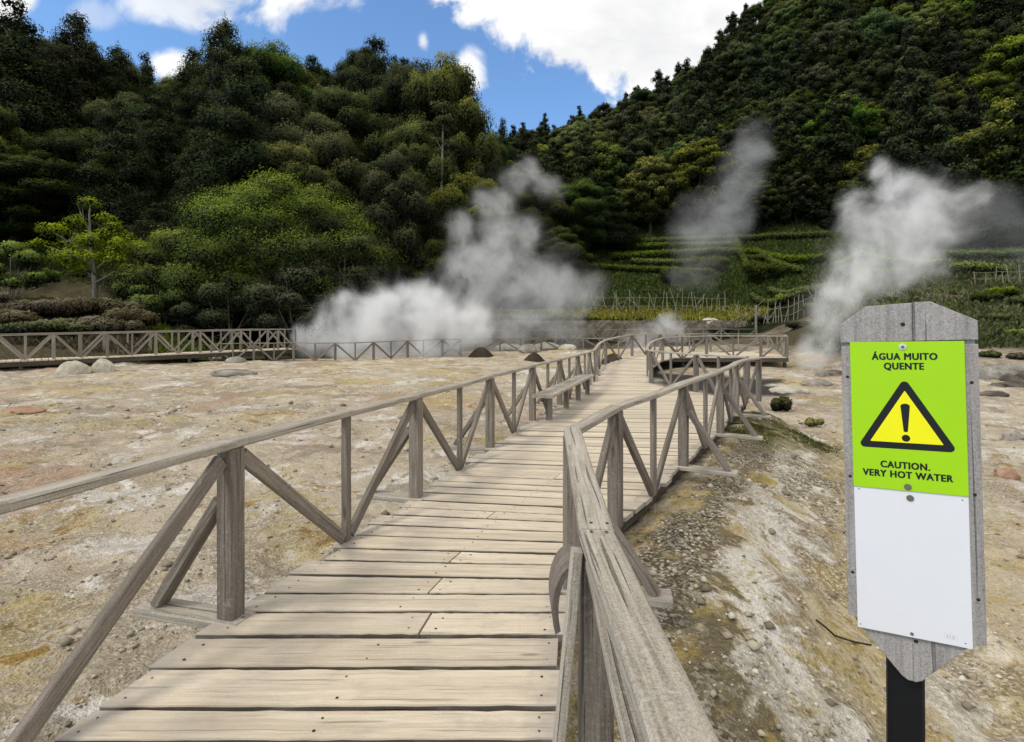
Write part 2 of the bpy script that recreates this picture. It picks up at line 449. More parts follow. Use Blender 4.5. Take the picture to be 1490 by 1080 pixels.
def copy_tree(o, parent=None):
    c = o.copy(); col.objects.link(c); c.parent = parent
    for ch in list(o.children): copy_tree(ch, c)
    return c


class MB:
    """collects chamfered bars (with grain UVs and a tone per bar) into one mesh"""
    def __init__(s): s.v = []; s.f = []; s.uv = []; s.r = []; s.w = []

    def rings(s, rings, ulen, us, smooth=False, local=None):
        n = len(rings[0]); b = len(s.v); r = random.random(); vo = random.random() * 40; uo = random.random() * 40
        per = [0]
        for i in range(n): per.append(per[-1] + (Vector(rings[0][(i + 1) % n]) - Vector(rings[0][i])).length)
        for ring in rings: s.v.extend(tuple(p) for p in ring)
        for k in range(len(rings)):                       # wear: 1 at the ends and long edges of a plank
            for i in range(n):
                if local is None: s.w.append(0.0); continue
                q = local[k][0]; ed = max(0, 1 - min(q, 1 - q) * len(rings) / 3.0 * .5) if len(rings) > 2 else 0
                s.w.append(max(0, 1 - min(q, 1 - q) / .13))
        for k in range(len(rings) - 1):
            for i in range(n):
                j = (i + 1) % n
                s.f.append((b + k * n + i, b + k * n + j, b + (k + 1) * n + j, b + (k + 1) * n + i))
                s.uv.extend([(uo + us[k], vo + per[i]), (uo + us[k], vo + per[i + 1]), (uo + us[k + 1], vo + per[i + 1]), (uo + us[k + 1], vo + per[i])])
                s.r.append(r if local is None else (r, -2.7, -.5, r, -.5, -2.7)[i])  # plank sides and bevels darkened: gap shade put into the colour
        s.f.append(tuple(b + i for i in reversed(range(n)))); s.uv.extend([(uo + per[i] * .3, vo + per[i]) for i in reversed(range(n))]); s.r.append(r * .7)
        e = b + (len(rings) - 1) * n
        s.f.append(tuple(e + i for i in range(n))); s.uv.extend([(uo + per[i] * .3, vo + per[i]) for i in range(n)]); s.r.append(r * .7)

    def bar(s, p0, p1, w, t, side=None, bev=.006, seg=1, jit=.0, taper=1.0):
        p0 = Vector(p0); p1 = Vector(p1); d = p1 - p0; L = d.length; d.normalize()
        if side is None:
            side = Vector((0, 0, 1)).cross(d)
            if side.length < .05: side = Vector((1, 0, 0))
        side = Vector(side); side = (side - d * side.dot(d)).normalized()
        up = d.cross(side).normalized()
        rings = []; us = []
        for k in range(seg + 1):
            q = k / seg; c = p0 + (p1 - p0) * q
            kk = 1 + (taper - 1) * q
            off = side * random.uniform(-jit, jit) + up * random.uniform(-jit, jit) if 0 < k < seg else Vector()
            a = w / 2 * kk * (1 + random.uniform(-1, 1) * jit * 3); h = t / 2 * kk * (1 + random.uniform(-1, 1) * jit * 3); e = min(bev, a * .45, h * .45)
            ring = [(-a + e, -h), (a - e, -h), (a, -h + e), (a, h - e), (a - e, h), (-a + e, h), (-a, h - e), (-a, -h + e)]
            rings.append([c + off + side * x + up * y for x, y in ring]); us.append(q * L)
        s.rings(rings, L, us)

    def build(s, name, mat, parent=None, origin=None):
        me = bpy.data.meshes.new(name)
        org = Vector(origin) if origin is not None else Vector((0, 0, 0))
        me.from_pydata([tuple(Vector(p) - org) for p in s.v], [], s.f)
        uv = me.uv_layers.new(name='grain'); uv.data.foreach_set('uv', [c for q in s.uv for c in q])
        wa = me.attributes.new('wear', 'FLOAT', 'POINT'); wa.data.foreach_set('value', s.w)
        at_ = me.attributes.new('rnd', 'FLOAT', 'FACE'); at_.data.foreach_set('value', s.r)
        me.update()
        return mesh_obj(name, me, mat, parent, org)


def bar(name, p0, p1, w, t, mat, parent, side=None, bev=.006, seg=4, jit=.0015, label=None):
    b = MB(); b.bar(p0, p1, w, t, side, bev, seg, jit)
    base = Vector(parent.location) if parent is not None else Vector((0, 0, 0))
    b.v = [tuple(Vector(p) - base) for p in b.v]
    o = b.build(name, mat, parent, Vector(p0) - base)
    return o


def poly_mesh(name, verts, faces, mat, parent=None, loc=(0, 0, 0), smooth=False):
    me = bpy.data.meshes.new(name); me.from_pydata([tuple(v) for v in verts], [], faces); me.update()
    if smooth: me.polygons.foreach_set('use_smooth', [True] * len(me.polygons))
    return mesh_obj(name, me, mat, parent, loc)


def tubes_mesh(name, paths, mat, parent=None, loc=(0, 0, 0), n=7):
    """paths: lists of (point, radius); all branches of one trunk in one mesh"""
    V = []; Fc = []
    for path in paths:
        b = len(V)
        for k, (p, r) in enumerate(path):
            p = Vector(p)
            q = Vector(path[min(k + 1, len(path) - 1)][0]) - Vector(path[max(k - 1, 0)][0])
            q.normalize()
            a = q.cross(Vector((0, 1, 0)) if abs(q.y) < .9 else Vector((1, 0, 0))).normalized(); c = q.cross(a)
            for i in range(n):
                t = 2 * math.pi * i / n
                V.append(p + (a * math.cos(t) + c * math.sin(t)) * r)
        for k in range(len(path) - 1):
            for i in range(n):
                j = (i + 1) % n
                Fc.append((b + k * n + i, b + k * n + j, b + (k + 1) * n + j, b + (k + 1) * n + i))
        Fc.append(tuple(b + (len(path) - 1) * n + i for i in range(n)))
    return poly_mesh(name, V, Fc, mat, parent, loc, True)


# ------------------------------------------------------------------ ground and hills
rows = [-2.0]
while rows[-1] < 34.0: rows.append(rows[-1] + .011 * (rows[-1] + 4.2))
rows[-1] = 34.0
r2 = [34.0]
while r2[-1] < 400: r2.append(r2[-1] + .016 * r2[-1])
us = np.linspace(-1.9, 1.9, 520)


def sheet(name, ys, ucol, mat, label):
    Y = np.repeat(np.array(ys), len(ucol)); X = np.tile(ucol, len(ys)) * (Y + 4.0)
    Z = H(X, Y)
    n = len(ucol); m_ = len(ys)
    idx = np.arange(n * m_).reshape(m_, n)
    q = np.stack([idx[:-1, :-1], idx[:-1, 1:], idx[1:, 1:], idx[1:, :-1]], -1).reshape(-1, 4)
    me = bpy.data.meshes.new(name)
    me.vertices.add(n * m_); me.vertices.foreach_set('co', np.stack([X, Y, Z], 1).ravel())
    me.loops.add(q.size); me.loops.foreach_set('vertex_index', q.ravel())
    me.polygons.add(len(q)); me.polygons.foreach_set('loop_start', np.arange(0, q.size, 4))
    me.polygons.foreach_set('use_smooth', np.ones(len(q), bool))
    me.update()
    o = mesh_obj(name, me, mat); tag(o, label, kind='structure')
    return o, X, Y, Z


def attr(o, name, val):
    a = o.data.attributes.new(name, 'FLOAT', 'POINT'); a.data.foreach_set('value', np.asarray(val, np.float32))


def masks(X, Y):
    t = X - XR(Y)
    bank = sst(-.3, .1, t) * (1 - sst(3.6, 4.8, t)) * (1 - sst(11, 14, Y))
    mo = np.exp(-(((X - 5.0) / 1.1) ** 2 + ((Y - 10.9) / 1.0) ** 2)) * 1.5 + np.exp(-(((X - 4.1) / .5) ** 2 + ((Y - 9.6) / .8) ** 2)) * 1.2
    gr = .25 + .9 * sst(.05, .6, fbm(X, Y, .5, 3) + .25)
    gr = np.where(t > 0, np.maximum(gr * .6, sst(.1, .3, t) * (1 - sst(.7, 1.15, t + fbm(X, Y, 1.2, 3) * .8))), gr * .5)
    gr = np.maximum(gr, 1.1 * np.exp(-(((X - XR(Y) - 1.5) / .8) ** 2 + ((Y - 7.6) / 1.8) ** 2)) * (t > .3))
    px = CX + F * X / np.maximum(Y, 1)
    mud = sst(33.5, 35.5, Y + fbm(X, Y, .5, 3) * 5) * sst(690, 740, px) * (1 - sst(880, 960, px))
    mud = np.maximum(mud, sst(.42, .6, 1.3 * np.exp(-(((X - 7.3) / 2.2) ** 2 + ((Y - 19.5) / 2.6) ** 2)) + fbm(X, Y, .9, 3)))
    mud = np.maximum(mud, sst(17.5, 19.5, Y + .0 * X) * (1 - sst(.1, .9, np.abs(Y - np.interp(X, [-22, -13.5], [20.3, 27]))) ) * (X < -9) * .8)  # dark strip on the ground along the raised walkway
    mud = np.maximum(mud, ((X > XL(Y) + .06) & (X < XR(Y) - .04) & (Y < 31)) * 1.0)  # ground under the deck painted dark, so plank gaps read as shade
    zh = hills_z(X, Y)
    lw = Y - np.interp(X, [-30, -23.5, -11.0], [11.8, 17.3, 28.0])
    veg = sst(.2, 1.2, lw + fbm(X, Y, .7, 3)) * (X < -9.5)
    veg = np.maximum(veg, sst(.3, .9, zh + fbm(X, Y, .5, 3) * .8) * (X > 4.5) * (Y > 21))
    global VEG
    VEG = np.clip(veg, 0, 1)
    return t, bank, np.clip(mo, 0, 1), np.clip(gr, 0, 1), np.clip(mud, 0, 1)


g, X, Y, Z = sheet('ground', rows, us, M['soil'], 'pale yellow and grey mineral ground of the hot spring field')
t_, bank_, moss_, gr_, mud_shade_ = masks(X, Y)
attr(g, 'band', np.clip(t_, 0, 4)); attr(g, 'bank', bank_); attr(g, 'moss', moss_); attr(g, 'gravel', gr_); attr(g, 'mud', mud_shade_); attr(g, 'veg', VEG)
h, X, Y, Z = sheet('hills', r2, np.linspace(-1.9, 1.9, 420), M['hill'], 'steep dark green forested hills behind the springs')
PXh = CX + F * X / Y
slope_soil = (1 - sst(36, 41, Y + fbm(X, Y, .3, 3) * 6)) * sst(560, 620, PXh)
grass_ = sst(44.2, 46, Y) * (1 - sst(74, 84, Y)) * sst(700, 860, PXh)
dry_ = (1 - sst(37, 42, Y)) * (1 - sst(180, 260, PXh))
attr(h, 'grass', grass_); attr(h, 'dry', dry_); attr(h, 'soil', slope_soil)


# ground in the far right corner that climbs before 34 m belongs to the hills: a low cover of plants goes there later

# ------------------------------------------------------------------ gravel (uncountable)
def gravel():
    n = 30000
    P = []
    yy = rng.random(n * 3) ** 1.7 * 12 + 1.6
    xx = (rng.random(n * 3) - .5) * 2.4 * (yy + .6)
    t, bk, mo, gr, mu = masks(xx, yy)
    inside = (xx > XL(yy) - .02) & (xx < XR(yy) + .06)
    dens = np.clip(gr * .8 + .08, 0, 1) * (.35 + fbm(xx, yy, 2.0, 3) * 2.2)
    keep = (~inside) & (rng.random(n * 3) < dens)
    xx = xx[keep][:n]; yy = yy[keep][:n]
    zz = H(xx, yy)
    k = len(xx)
    s = (.003 + .013 * rng.random(k) ** 3.0 + .03 * rng.random(k) ** 22) * (1 + .09 * yy)
    base = np.array([(1, 0, 0), (-1, 0, 0), (0, 1, 0), (0, -1, 0), (0, 0, 1), (0, 0, -1)], float)
    V = base[None] * (s[:, None, None]) * (.6 + .8 * rng.random((k, 6, 3)))
    V[:, :, 2] *= .65
    a = rng.random(k) * 6.28
    ca, sa = np.cos(a)[:, None], np.sin(a)[:, None]
    vx = V[:, :, 0] * ca - V[:, :, 1] * sa; vy = V[:, :, 0] * sa + V[:, :, 1] * ca
    V = np.stack([vx + xx[:, None], vy + yy[:, None], V[:, :, 2] + zz[:, None] + s[:, None] * .25], -1)
    fb = np.array([(0, 2, 4), (2, 1, 4), (1, 3, 4), (3, 0, 4), (2, 0, 5), (1, 2, 5), (3, 1, 5), (0, 3, 5)])
    Fc = (fb[None] + (np.arange(k) * 6)[:, None, None]).reshape(-1, 3)
    me = bpy.data.meshes.new('gravel')
    me.vertices.add(k * 6); me.vertices.foreach_set('co', V.ravel())
    me.loops.add(Fc.size); me.loops.foreach_set('vertex_index', Fc.ravel())
    me.polygons.add(len(Fc)); me.polygons.foreach_set('loop_start', np.arange(0, Fc.size, 3))
    tn = me.attributes.new('tone', 'FLOAT', 'FACE'); tn.data.foreach_set('value', np.repeat(rng.random(k), 8).astype(np.float32))
    me.update()
    m, N = newmat('gravel_stone')
    tone = N.n('ShaderNodeAttribute', attribute_name='tone').outputs['Fac']
    c = N.ramp(tone, [(0, (.16, .13, .09)), (.4, (.31, .265, .19)), (.8, (.46, .40, .30)), (1, (.60, .56, .47))])
    N.out(N.n('ShaderNodeBsdfPrincipled', {'Base Color': c, 'Roughness': .9, 'Specular IOR Level': .1}).outputs[0])
    o = mesh_obj('gravel', me, m)
    tag(o, 'loose grey and tan gravel lying over the ground beside the boardwalk', 'gravel', kind='stuff')


gravel()


# ------------------------------------------------------------------ boardwalk
def boardwalk():
    root = empty('boardwalk', (0, 3, 0))
    tag(root, 'weathered pale plank boardwalk leading from the foreground to the viewing platform', 'boardwalk')
    # lines of the plank joints: a point on the left edge and a heading of the plank
    ys = [1.15, 1.42, 1.70, 1.98, 2.135, 2.327, 2.605, 2.876, 3.12, 3.35, 3.60, 3.83, 4.05]
    while ys[-1] < 30: ys.append(ys[-1] + random.choice([.19, .205, .22, .24]))

    def ang(y): return np.interp(y, [0, 3.2, 5, 7, 9.5, 13, 19, 23, 30], [.005, .0, -.15, -.15, -.05, -.03, -.12, -.5, -.45])

    def line(y):
        a = float(ang(y)); x0 = float(XL(y))
        # walk along the line until it meets the right edge
        s = np.arange(0, 9, .01)
        lx = x0 + s * math.cos(a); ly = y + s * math.sin(a)
        k = np.nonzero(lx >= XR(ly))[0]
        smax = s[k[0]] if len(k) else 1.5
        return x0, y, a, float(smax)

    D = MB(); nails = []
    for k in range(len(ys) - 1):
        y0, y1 = ys[k], ys[k + 1]
        x0, _, a0, s0 = line(y0); x1, _, a1, s1 = line(y1)
        gap = random.uniform(.022, .036) if y0 < 8 else .027
        le = random.uniform(-.06, .05); re = random.uniform(-.03, .035)
        zj = random.uniform(-.004, .004)
        joints = [0.0, 1.0]
        if y0 > 1.9 and random.random() < .14: joints = [0.0, random.uniform(.38, .8), 1.0]
        if abs(y0 - 2.876) < .01: joints = [0, .60, 1]
        if abs(y0 - 3.35) < .01: joints = [0, .54, 1]
        if abs(y0 - 3.83) < .01: joints = [0, .50, 1]
        for j in range(len(joints) - 1):
            qa, qb = joints[j], joints[j + 1]
            rings = []; us_ = []; seg = 26 if y0 < 7 else 8
            th = .042; e = .005; z2 = zj + random.uniform(-.003, .003)
            warp_a = random.uniform(-.004, .004); warp_b = random.uniform(-.004, .004)
            for i in range(seg + 1):
                q = qa + (qb - qa) * i / seg
                sa = (le if q == 0 else 0) + (re if q == 1 else 0)
                da = -.006 if (0 < q < 1 and i == seg) else (.006 if (0 < q < 1 and i == 0) else 0)
                A = Vector((x0 + (s0 * q + sa + da) * math.cos(a0), y0 + (s0 * q + sa) * math.sin(a0), 0))
                B = Vector((x1 + (s1 * q + sa + da) * math.cos(a1), y1 + (s1 * q + sa) * math.sin(a1), 0))
                dv = (B - A); W = dv.length; dv.normalize()
                A = A + dv * (gap / 2 + random.uniform(-.0025, .0025)); B = B - dv * (gap / 2 + random.uniform(-.0025, .0025))
                za = float(deck_z(A.y)) + z2 + random.uniform(-.0012, .0012) + warp_a * (2 * q - 1); zb = float(deck_z(B.y)) + z2 + random.uniform(-.0012, .0012) + warp_b * (2 * q - 1)
                up = Vector((0, 0, 1))
                ring = [A + up * (za - th), B + up * (zb - th), B + up * (zb - e), B - dv * e + up * zb, A + dv * e + up * za, A + up * (za - e)]
                rings.append(ring); us_.append(q * s0)
            # chipped front corner at the left end of one board near the start
            D.rings(rings, s0, us_, local=[(q_ / s0, (0, 1, 1, 1, 0, 0)) for q_ in us_])
            if y0 < 9:
                for q in ([.04, .5, .96] if len(joints) == 2 else [qa + .04, qb - .04]):
                    for f_ in (.25, .72):
                        A = Vector((x0 + s0 * q * math.cos(a0), y0 + s0 * q * math.sin(a0), 0)); B = Vector((x1 + s1 * q * math.cos(a1), y1 + s1 * q * math.sin(a1), 0))
                        p = A.lerp(B, f_) + Vector((random.uniform(-.02, .02), random.uniform(-.01, .01), 0)); nails.append((p.x, p.y, float(deck_z(p.y)) + z2 + .002))
    D.v = [tuple(Vector(p) - Vector(root.location)) for p in D.v]
    D.build('deck', M['deck'], root)
    V = []; Fc = []
    for (x, y, z) in nails:
        b = len(V); r = random.uniform(.0045, .008)
        for i in range(8): V.append(Vector((x + r * math.cos(i * .785), y + r * math.sin(i * .785), z)) - Vector(root.location))
        Fc.append(tuple(b + i for i in range(8)))
    poly_mesh('nail_heads', V, Fc, M['rust'], root)
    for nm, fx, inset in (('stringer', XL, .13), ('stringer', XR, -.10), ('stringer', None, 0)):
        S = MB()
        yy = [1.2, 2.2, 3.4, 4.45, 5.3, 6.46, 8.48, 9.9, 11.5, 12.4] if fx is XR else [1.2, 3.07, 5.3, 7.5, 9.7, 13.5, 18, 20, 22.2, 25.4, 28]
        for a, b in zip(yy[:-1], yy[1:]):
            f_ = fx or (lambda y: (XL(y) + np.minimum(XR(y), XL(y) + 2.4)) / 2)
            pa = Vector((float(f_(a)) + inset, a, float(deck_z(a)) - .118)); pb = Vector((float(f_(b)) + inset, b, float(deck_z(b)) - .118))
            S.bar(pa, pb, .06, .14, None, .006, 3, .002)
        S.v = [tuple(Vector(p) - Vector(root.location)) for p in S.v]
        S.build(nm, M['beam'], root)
    return root


boardwalk()

RAILH = .986


def railing(name, label, pts, zf=deck_z, out=None, low=False, outriggers=(), hgt=RAILH, gz=None, cat='railing', nobrace=()):
    """pts: (x, y, kind); kind 'p' post, 'b' thin baluster, 'n' only a kink of the handrail. out: +1 / -1 side of the outriggers"""
    root = empty(name, (pts[0][0], pts[0][1], float(zf(pts[0][1]))))
    tag(root, label, cat)
    seg = 1 if low else 5
    bev = .004 if low else .007
    P = [Vector((x, y, float(zf(y)))) for x, y, k in pts]
    for i in range(len(P) - 1):                                   # handrail lengths from post to post
        d = (P[i + 1] - P[i]); d.z = 0; d.normalize()
        zo = hgt - .022 + (.0025 if i % 2 else 0)
        a = P[i] + Vector((0, 0, zo)) - d * .012; b = P[i + 1] + Vector((0, 0, zo)) + d * .012
        bar('handrail', a, b, .105, .044, M['fence' if low else 'rail'], root, None, .008, 6 if not low else 2, .0018 if not low else 0)
    for i, (x, y, k) in enumerate(pts):
        if k in 'ng': continue
        p = P[i]
        dn = (P[min(i + 1, len(P) - 1)] - P[max(i - 1, 0)]); dn.z = 0; dn.normalize()
        sd = Vector((-dn.y, dn.x, 0))
        w, t = (.105, .105) if k == 'p' else (.05, .068)
        lift = .004
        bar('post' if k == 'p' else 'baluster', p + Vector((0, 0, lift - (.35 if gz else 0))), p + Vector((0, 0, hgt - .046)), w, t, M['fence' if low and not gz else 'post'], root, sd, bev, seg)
        if k == 'p' and i not in nobrace:
            for j in (i - 1, i + 1):
                if 0 <= j < len(pts) and pts[j][2] in 'bpg':
                    q = P[j]; dd = (q - p); dd.normalize()
                    s2 = Vector((-dd.y, dd.x, 0)).normalized() * (out or 1) * -.0
                    a = p + dd * .075 + Vector((0, 0, hgt - .10)) + s2; b = q - dd * .05 + Vector((0, 0, .035)) + s2
                    bar('brace', a, b, .042, .085, M['fence' if low and not gz else 'post'], root, None, bev, seg)
    for i in outriggers:
        x, y, k = pts[i]; p = P[i]
        dn = (P[min(i + 1, len(P) - 1)] - P[max(i - 1, 0)]); dn.z = 0; dn.normalize()
        sd = Vector((dn.y, -dn.x, 0)) * out
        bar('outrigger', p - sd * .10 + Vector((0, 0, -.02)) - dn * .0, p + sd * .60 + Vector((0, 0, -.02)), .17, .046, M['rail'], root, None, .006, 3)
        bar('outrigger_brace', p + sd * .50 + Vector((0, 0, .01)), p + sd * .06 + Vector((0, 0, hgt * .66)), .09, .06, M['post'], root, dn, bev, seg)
    return root


LEFT = [(-2.40, .15, 'p'), (-2.12, 1.0, 'b'), (-1.86, 1.97, 'g'), (-1.57, 3.07, 'p'), (-1.26, 4.18, 'b'), (-.92, 5.27, 'p'), (-.60, 6.3, 'b'), (-.30, 7.5, 'p'), (.03, 8.55, 'b'), (.36, 9.7, 'p'), (.70, 10.75, 'b'), (1.02, 11.75, 'p'),
        (1.33, 12.75, 'b'), (1.65, 13.8, 'p'), (1.96, 14.8, 'b'), (2.24, 15.9, 'p'), (2.58, 17.2, 'b'), (2.92, 18.9, 'p'), (3.25, 20.4, 'b'), (3.75, 22.0, 'p'), (4.6, 23.7, 'b'), (5.5, 25.2, 'p'), (6.45, 26.5, 'b'), (7.5, 27.8, 'p'), (8.7, 29, 'b'), (10.0, 30.3, 'p')]
railing('wooden_railing', 'long weathered grey railing along the left edge of the boardwalk, behind the bench', LEFT, out=-1, outriggers=(3, 5, 7, 9, 11, 13))

RIGHT = [(.26, .25, 'n'), (.262, 1.70, 'n'), (.375, 3.43, 'p'), (.84, 4.47, 'p'), (1.37, 5.33, 'b'), (2.02, 6.48, 'p'), (2.62, 7.45, 'b'), (3.22, 8.5, 'p'), (3.78, 9.5, 'b'), (4.28, 10.5, 'p'), (4.87, 11.5, 'b'), (5.52, 12.3, 'p')]
rr = railing('wooden_railing', 'nearest railing with a lichen spotted flat handrail, along the right edge of the boardwalk', RIGHT, out=1, outriggers=(2, 5, 7, 9), nobrace=(2,))
# the first post by the viewer, its leaning batten, the split slat below the handrail and a curved offcut
bar('post', (.262, 1.72, -.45), (.262, 1.72, .94), .10, .105, M['post'], rr, Vector((1, 0, 0)), .006, 8, .002)
bar('batten', (.122, 1.66, .15), (.196, 1.66, .935), .032, .05, M['rail'], rr, Vector((1, 0, 0)), .004, 8, .0015)
bar('lower_slat', (.205, .35, .80), (.235, 1.60, .915), .042, .03, M['rail'], rr, None, .005, 8, .002)
cb = MB(); rings = []; us_ = []
for k in range(13):
    a = -.5 + k / 12 * 2.6
    cx, cz = .222, .60
    r_ = .085
    c = Vector((cx - r_ * .80 * math.sin(a), 2.05, cz + .15 * math.cos(a)))
    nr = Vector((-math.sin(a), 0, math.cos(a)))
    w_ = Vector((0, .10, 0))
    rings.append([c - w_ - nr * .011, c - w_ + nr * .011, c + w_ + nr * .011, c + w_ - nr * .011]); us_.append(k * .03)
cb.rings(rings, 1, us_); cb.v = [tuple(Vector(p) - Vector(rr.location)) for p in cb.v]
cb.build('curved_offcut', M['post'], rr)
# screws in the handrail joint
for (x, y) in ((.24, 1.665), (.285, 1.66), (.25, 1.74), (.30, 1.735)):
    V = [Vector((x + .006 * math.cos(i * .785), y + .006 * math.sin(i * .785), RAILH + .0045)) - Vector(rr.location) for i in range(8)]
    poly_mesh('screw_head', V, [tuple(range(8))], M['rust'], rr)

LOOP = [(5.45, 12.75, 'p'), (5.05, 13.45, 'b'), (4.72, 14.1, 'p'), (4.42, 15.3, 'b'), (4.2, 16.6, 'p'), (4.25, 17.3, 'n'), (4.55, 18.5, 'b'), (5.0, 20.1, 'p'), (5.6, 21.6, 'b'), (6.3, 23.0, 'p'), (7.4, 23.9, 'b'), (8.6, 24.3, 'p'), (9.8, 24.35, 'b'), (11.0, 24.3, 'p'), (12.1, 24.2, 'p')]
railing('wooden_railing', 'curved railing around the dark hollow between the boardwalk and the platform', LOOP, out=1)
BACK = [(12.15, 24.35, 'p'), (12.7, 25.6, 'b'), (13.2, 26.9, 'p'), (13.6, 28.2, 'b'), (13.8, 29.6, 'p'), (12.6, 30.6, 'b'), (11.3, 31.3, 'p'), (10.3, 31.9, 'b')]
railing('wooden_railing', 'railing along the outer right edge of the viewing platform', BACK, low=True)


def platform():
    root = empty('viewing_platform', (10.5, 27, .4)); tag(root, 'pale plank viewing platform beyond the hollow, ringed by railings', 'platform')
    D = MB(); y = 24.15
    while y < 31.2:
        xa = float(np.interp(y, [24, 31.2], [6.6, 10.0])); xb = float(np.interp(y, [24, 29.6, 31.2], [12.1, 13.8, 11.5]))
        xa = max(xa, float(XR(y)) + .03)
        if xb - xa > .3:
            D.bar((xa - 10.5, y + .1 - 27, -.022 + random.uniform(-.004, .004)), (xb + random.uniform(-.05, .05) - 10.5, y + .1 - 27, -.022), .19, .042, None, .004, 2)
        y += .205
    D.build('deck', M['deck'], root)
    S = MB()
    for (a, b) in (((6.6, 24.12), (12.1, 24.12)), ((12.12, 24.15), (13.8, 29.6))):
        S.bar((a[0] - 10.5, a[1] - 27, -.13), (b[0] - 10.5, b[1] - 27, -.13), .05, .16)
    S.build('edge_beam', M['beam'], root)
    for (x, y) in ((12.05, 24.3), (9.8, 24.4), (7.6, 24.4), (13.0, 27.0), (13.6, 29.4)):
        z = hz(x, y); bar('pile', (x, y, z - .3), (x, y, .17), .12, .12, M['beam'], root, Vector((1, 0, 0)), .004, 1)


platform()


def bench():
    a = Vector((.62, 9.75, 0)); b = Vector((1.86, 13.75, 0))
    d = (b - a).normalized(); n = Vector((d.y, -d.x, 0))
    root = empty('bench', a); tag(root, 'long wooden bench plank against the left railing of the boardwalk', 'bench')
    up = Vector((0, 0, 1))
    bar('seat', a - d * .35 + up * .455, b + d * .1 + up * .455, .36, .055, M['rail'], root, None, .008, 8)
    for q in (.0, .36, .68, .98):
        p = a.lerp(b, q) + n * .04
        bar('leg', p + up * .004, p + up * .427, .10, .10, M['post'], root, n, .006, 2)
    bar('support_rail', a - n * .09 + up * .36, b - n * .09 + up * .36, .04, .10, M['post'], root, None, .005, 2)


bench()


# ------------------------------------------------------------------ walkway and fences across the field
def far_walk():
    A = Vector((-23.5, 17.3, .25)); B = Vector((-11.0, 28.0, .62))
    d = (B - A).normalized(); n = Vector((-d.y, d.x, 0)).normalized()
    root = empty('boardwalk', A); tag(root, 'narrow raised plank walkway crossing behind two white boulders', 'boardwalk')
    D = MB(); L = (B - A).length; s = 0
    while s < L:
        p = d * s
        D.bar(p - n * .05, p + n * 1.75, .19, .045, None, .004, 1); s += .21
    D.build('deck', M['deck'], root)
    S = MB(); S.bar(Vector((0, 0, -.12)), d * L + Vector((0, 0, -.12)), .06, .17); S.bar(n * 1.6 + Vector((0, 0, -.12)), n * 1.6 + d * L + Vector((0, 0, -.12)), .06, .17)
    S.build('stringer', M['beam'], root)
    s = .3
    while s < L:
        for k in (0.02, 1.6):
            p = A + d * s + n * k; z = min(hz(p.x, p.y), p.z - .25)
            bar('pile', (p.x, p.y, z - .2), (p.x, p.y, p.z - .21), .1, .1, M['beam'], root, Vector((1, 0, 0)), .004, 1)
        s += 1.9
    zf = lambda y: float(np.interp(y, [A.y, B.y], [A.z, B.z])) + .03
    for off, lab in ((.02, 'front railing of the raised walkway, just behind the two white boulders'), (1.66, 'back railing of the raised walkway, on the side toward the trees')):
        pts = []; s = .1; k = 0
        while s < L:
            p = A + d * s + n * off; pts.append((p.x, p.y, 'p' if k % 2 == 0 else 'b')); s += .86; k += 1
        railing('wooden_railing', lab, pts, zf=zf, low=True, hgt=1.0)


far_walk()
gzf = lambda x0, x1, y0, y1: None


def fence_line(label, P, step, hgt, name='wooden_railing', cat='railing', mode='pb'):
    pts = []; k = 0
    for (a, b) in zip(P[:-1], P[1:]):
        a = Vector(a); b = Vector(b); L = (b - a).length; n = max(1, round(L / step))
        for i in range(n):
            p = a.lerp(b, i / n); pts.append((p, mode[k % len(mode)])); k += 1
    pts.append((Vector(P[-1]), 'p'))
    ys = [p[0].y for p in pts]
    zmap = {round(p.y, 5): p.z for p, _ in pts}
    return railing(name, label, [(p.x, p.y, k) for p, k in pts], zf=lambda y: zmap.get(round(float(y), 5), P[0][2]), low=True, hgt=hgt, gz=True, cat=cat)


fence_line('low fence with diagonal braces in front of the white steam', [(-14.0, 25.6, .08), (-10.8, 27.2, .12), (-9.6, 26.8, .08), (-7.7, 27.0, .1), (-4.8, 29.8, .18), (-2.9, 31, .2)], 1.02, .88)
fence_line('distant fence with crossed braces in front of the brown retaining wall', [(-6.2, 39.2, .45), (2, 40.0, .55), (9, 40.2, .6), (17.5, 39.4, .62)], 1.25, 1.05)
fence_line('distant fence above the dark mud pool, this side of the crossed fence', [(-3.4, 34.6, .25), (3.2, 35.4, .25), (8.6, 34.2, .3)], 1.3, .8)


# ------------------------------------------------------------------ rocks, mounds
def rock(name, label, p, size, mat, seed, cat='rock', flatb=.35, group=None, sub=4, lump=.35):
    import bmesh
    bm = bmesh.new(); bmesh.ops.create_icosphere(bm, subdivisions=sub, radius=1)
    r_ = np.random.default_rng(seed); off = r_.random(3) * 50
    for v in bm.verts:
        q = v.co.copy()
        nn = float(fbm(q.x + off[0] + q.z * .7, q.y + off[1] - q.z * .6, 1.1, 4)) * lump * 2 + float(fbm(q.x + off[2], q.z + off[0], 3.5, 3)) * lump * .6
        q *= 1 + nn
        q.z = max(q.z, -flatb)
        v.co = Vector((q.x * size[0], q.y * size[1], q.z * size[2]))
    me = bpy.data.meshes.new(name); bm.to_mesh(me); bm.free()
    me.polygons.foreach_set('use_smooth', [True] * len(me.polygons))
    o = mesh_obj(name, me, mat, None, p); o.rotation_euler = (0, 0, r_.random() * 6)
    o.rotation_euler = (0, 0, 0)
    return tag(o, label, cat, group)


def ground_pt(px, py, dz=0.0):
    p = hit(px, py); p.z += dz
    return p


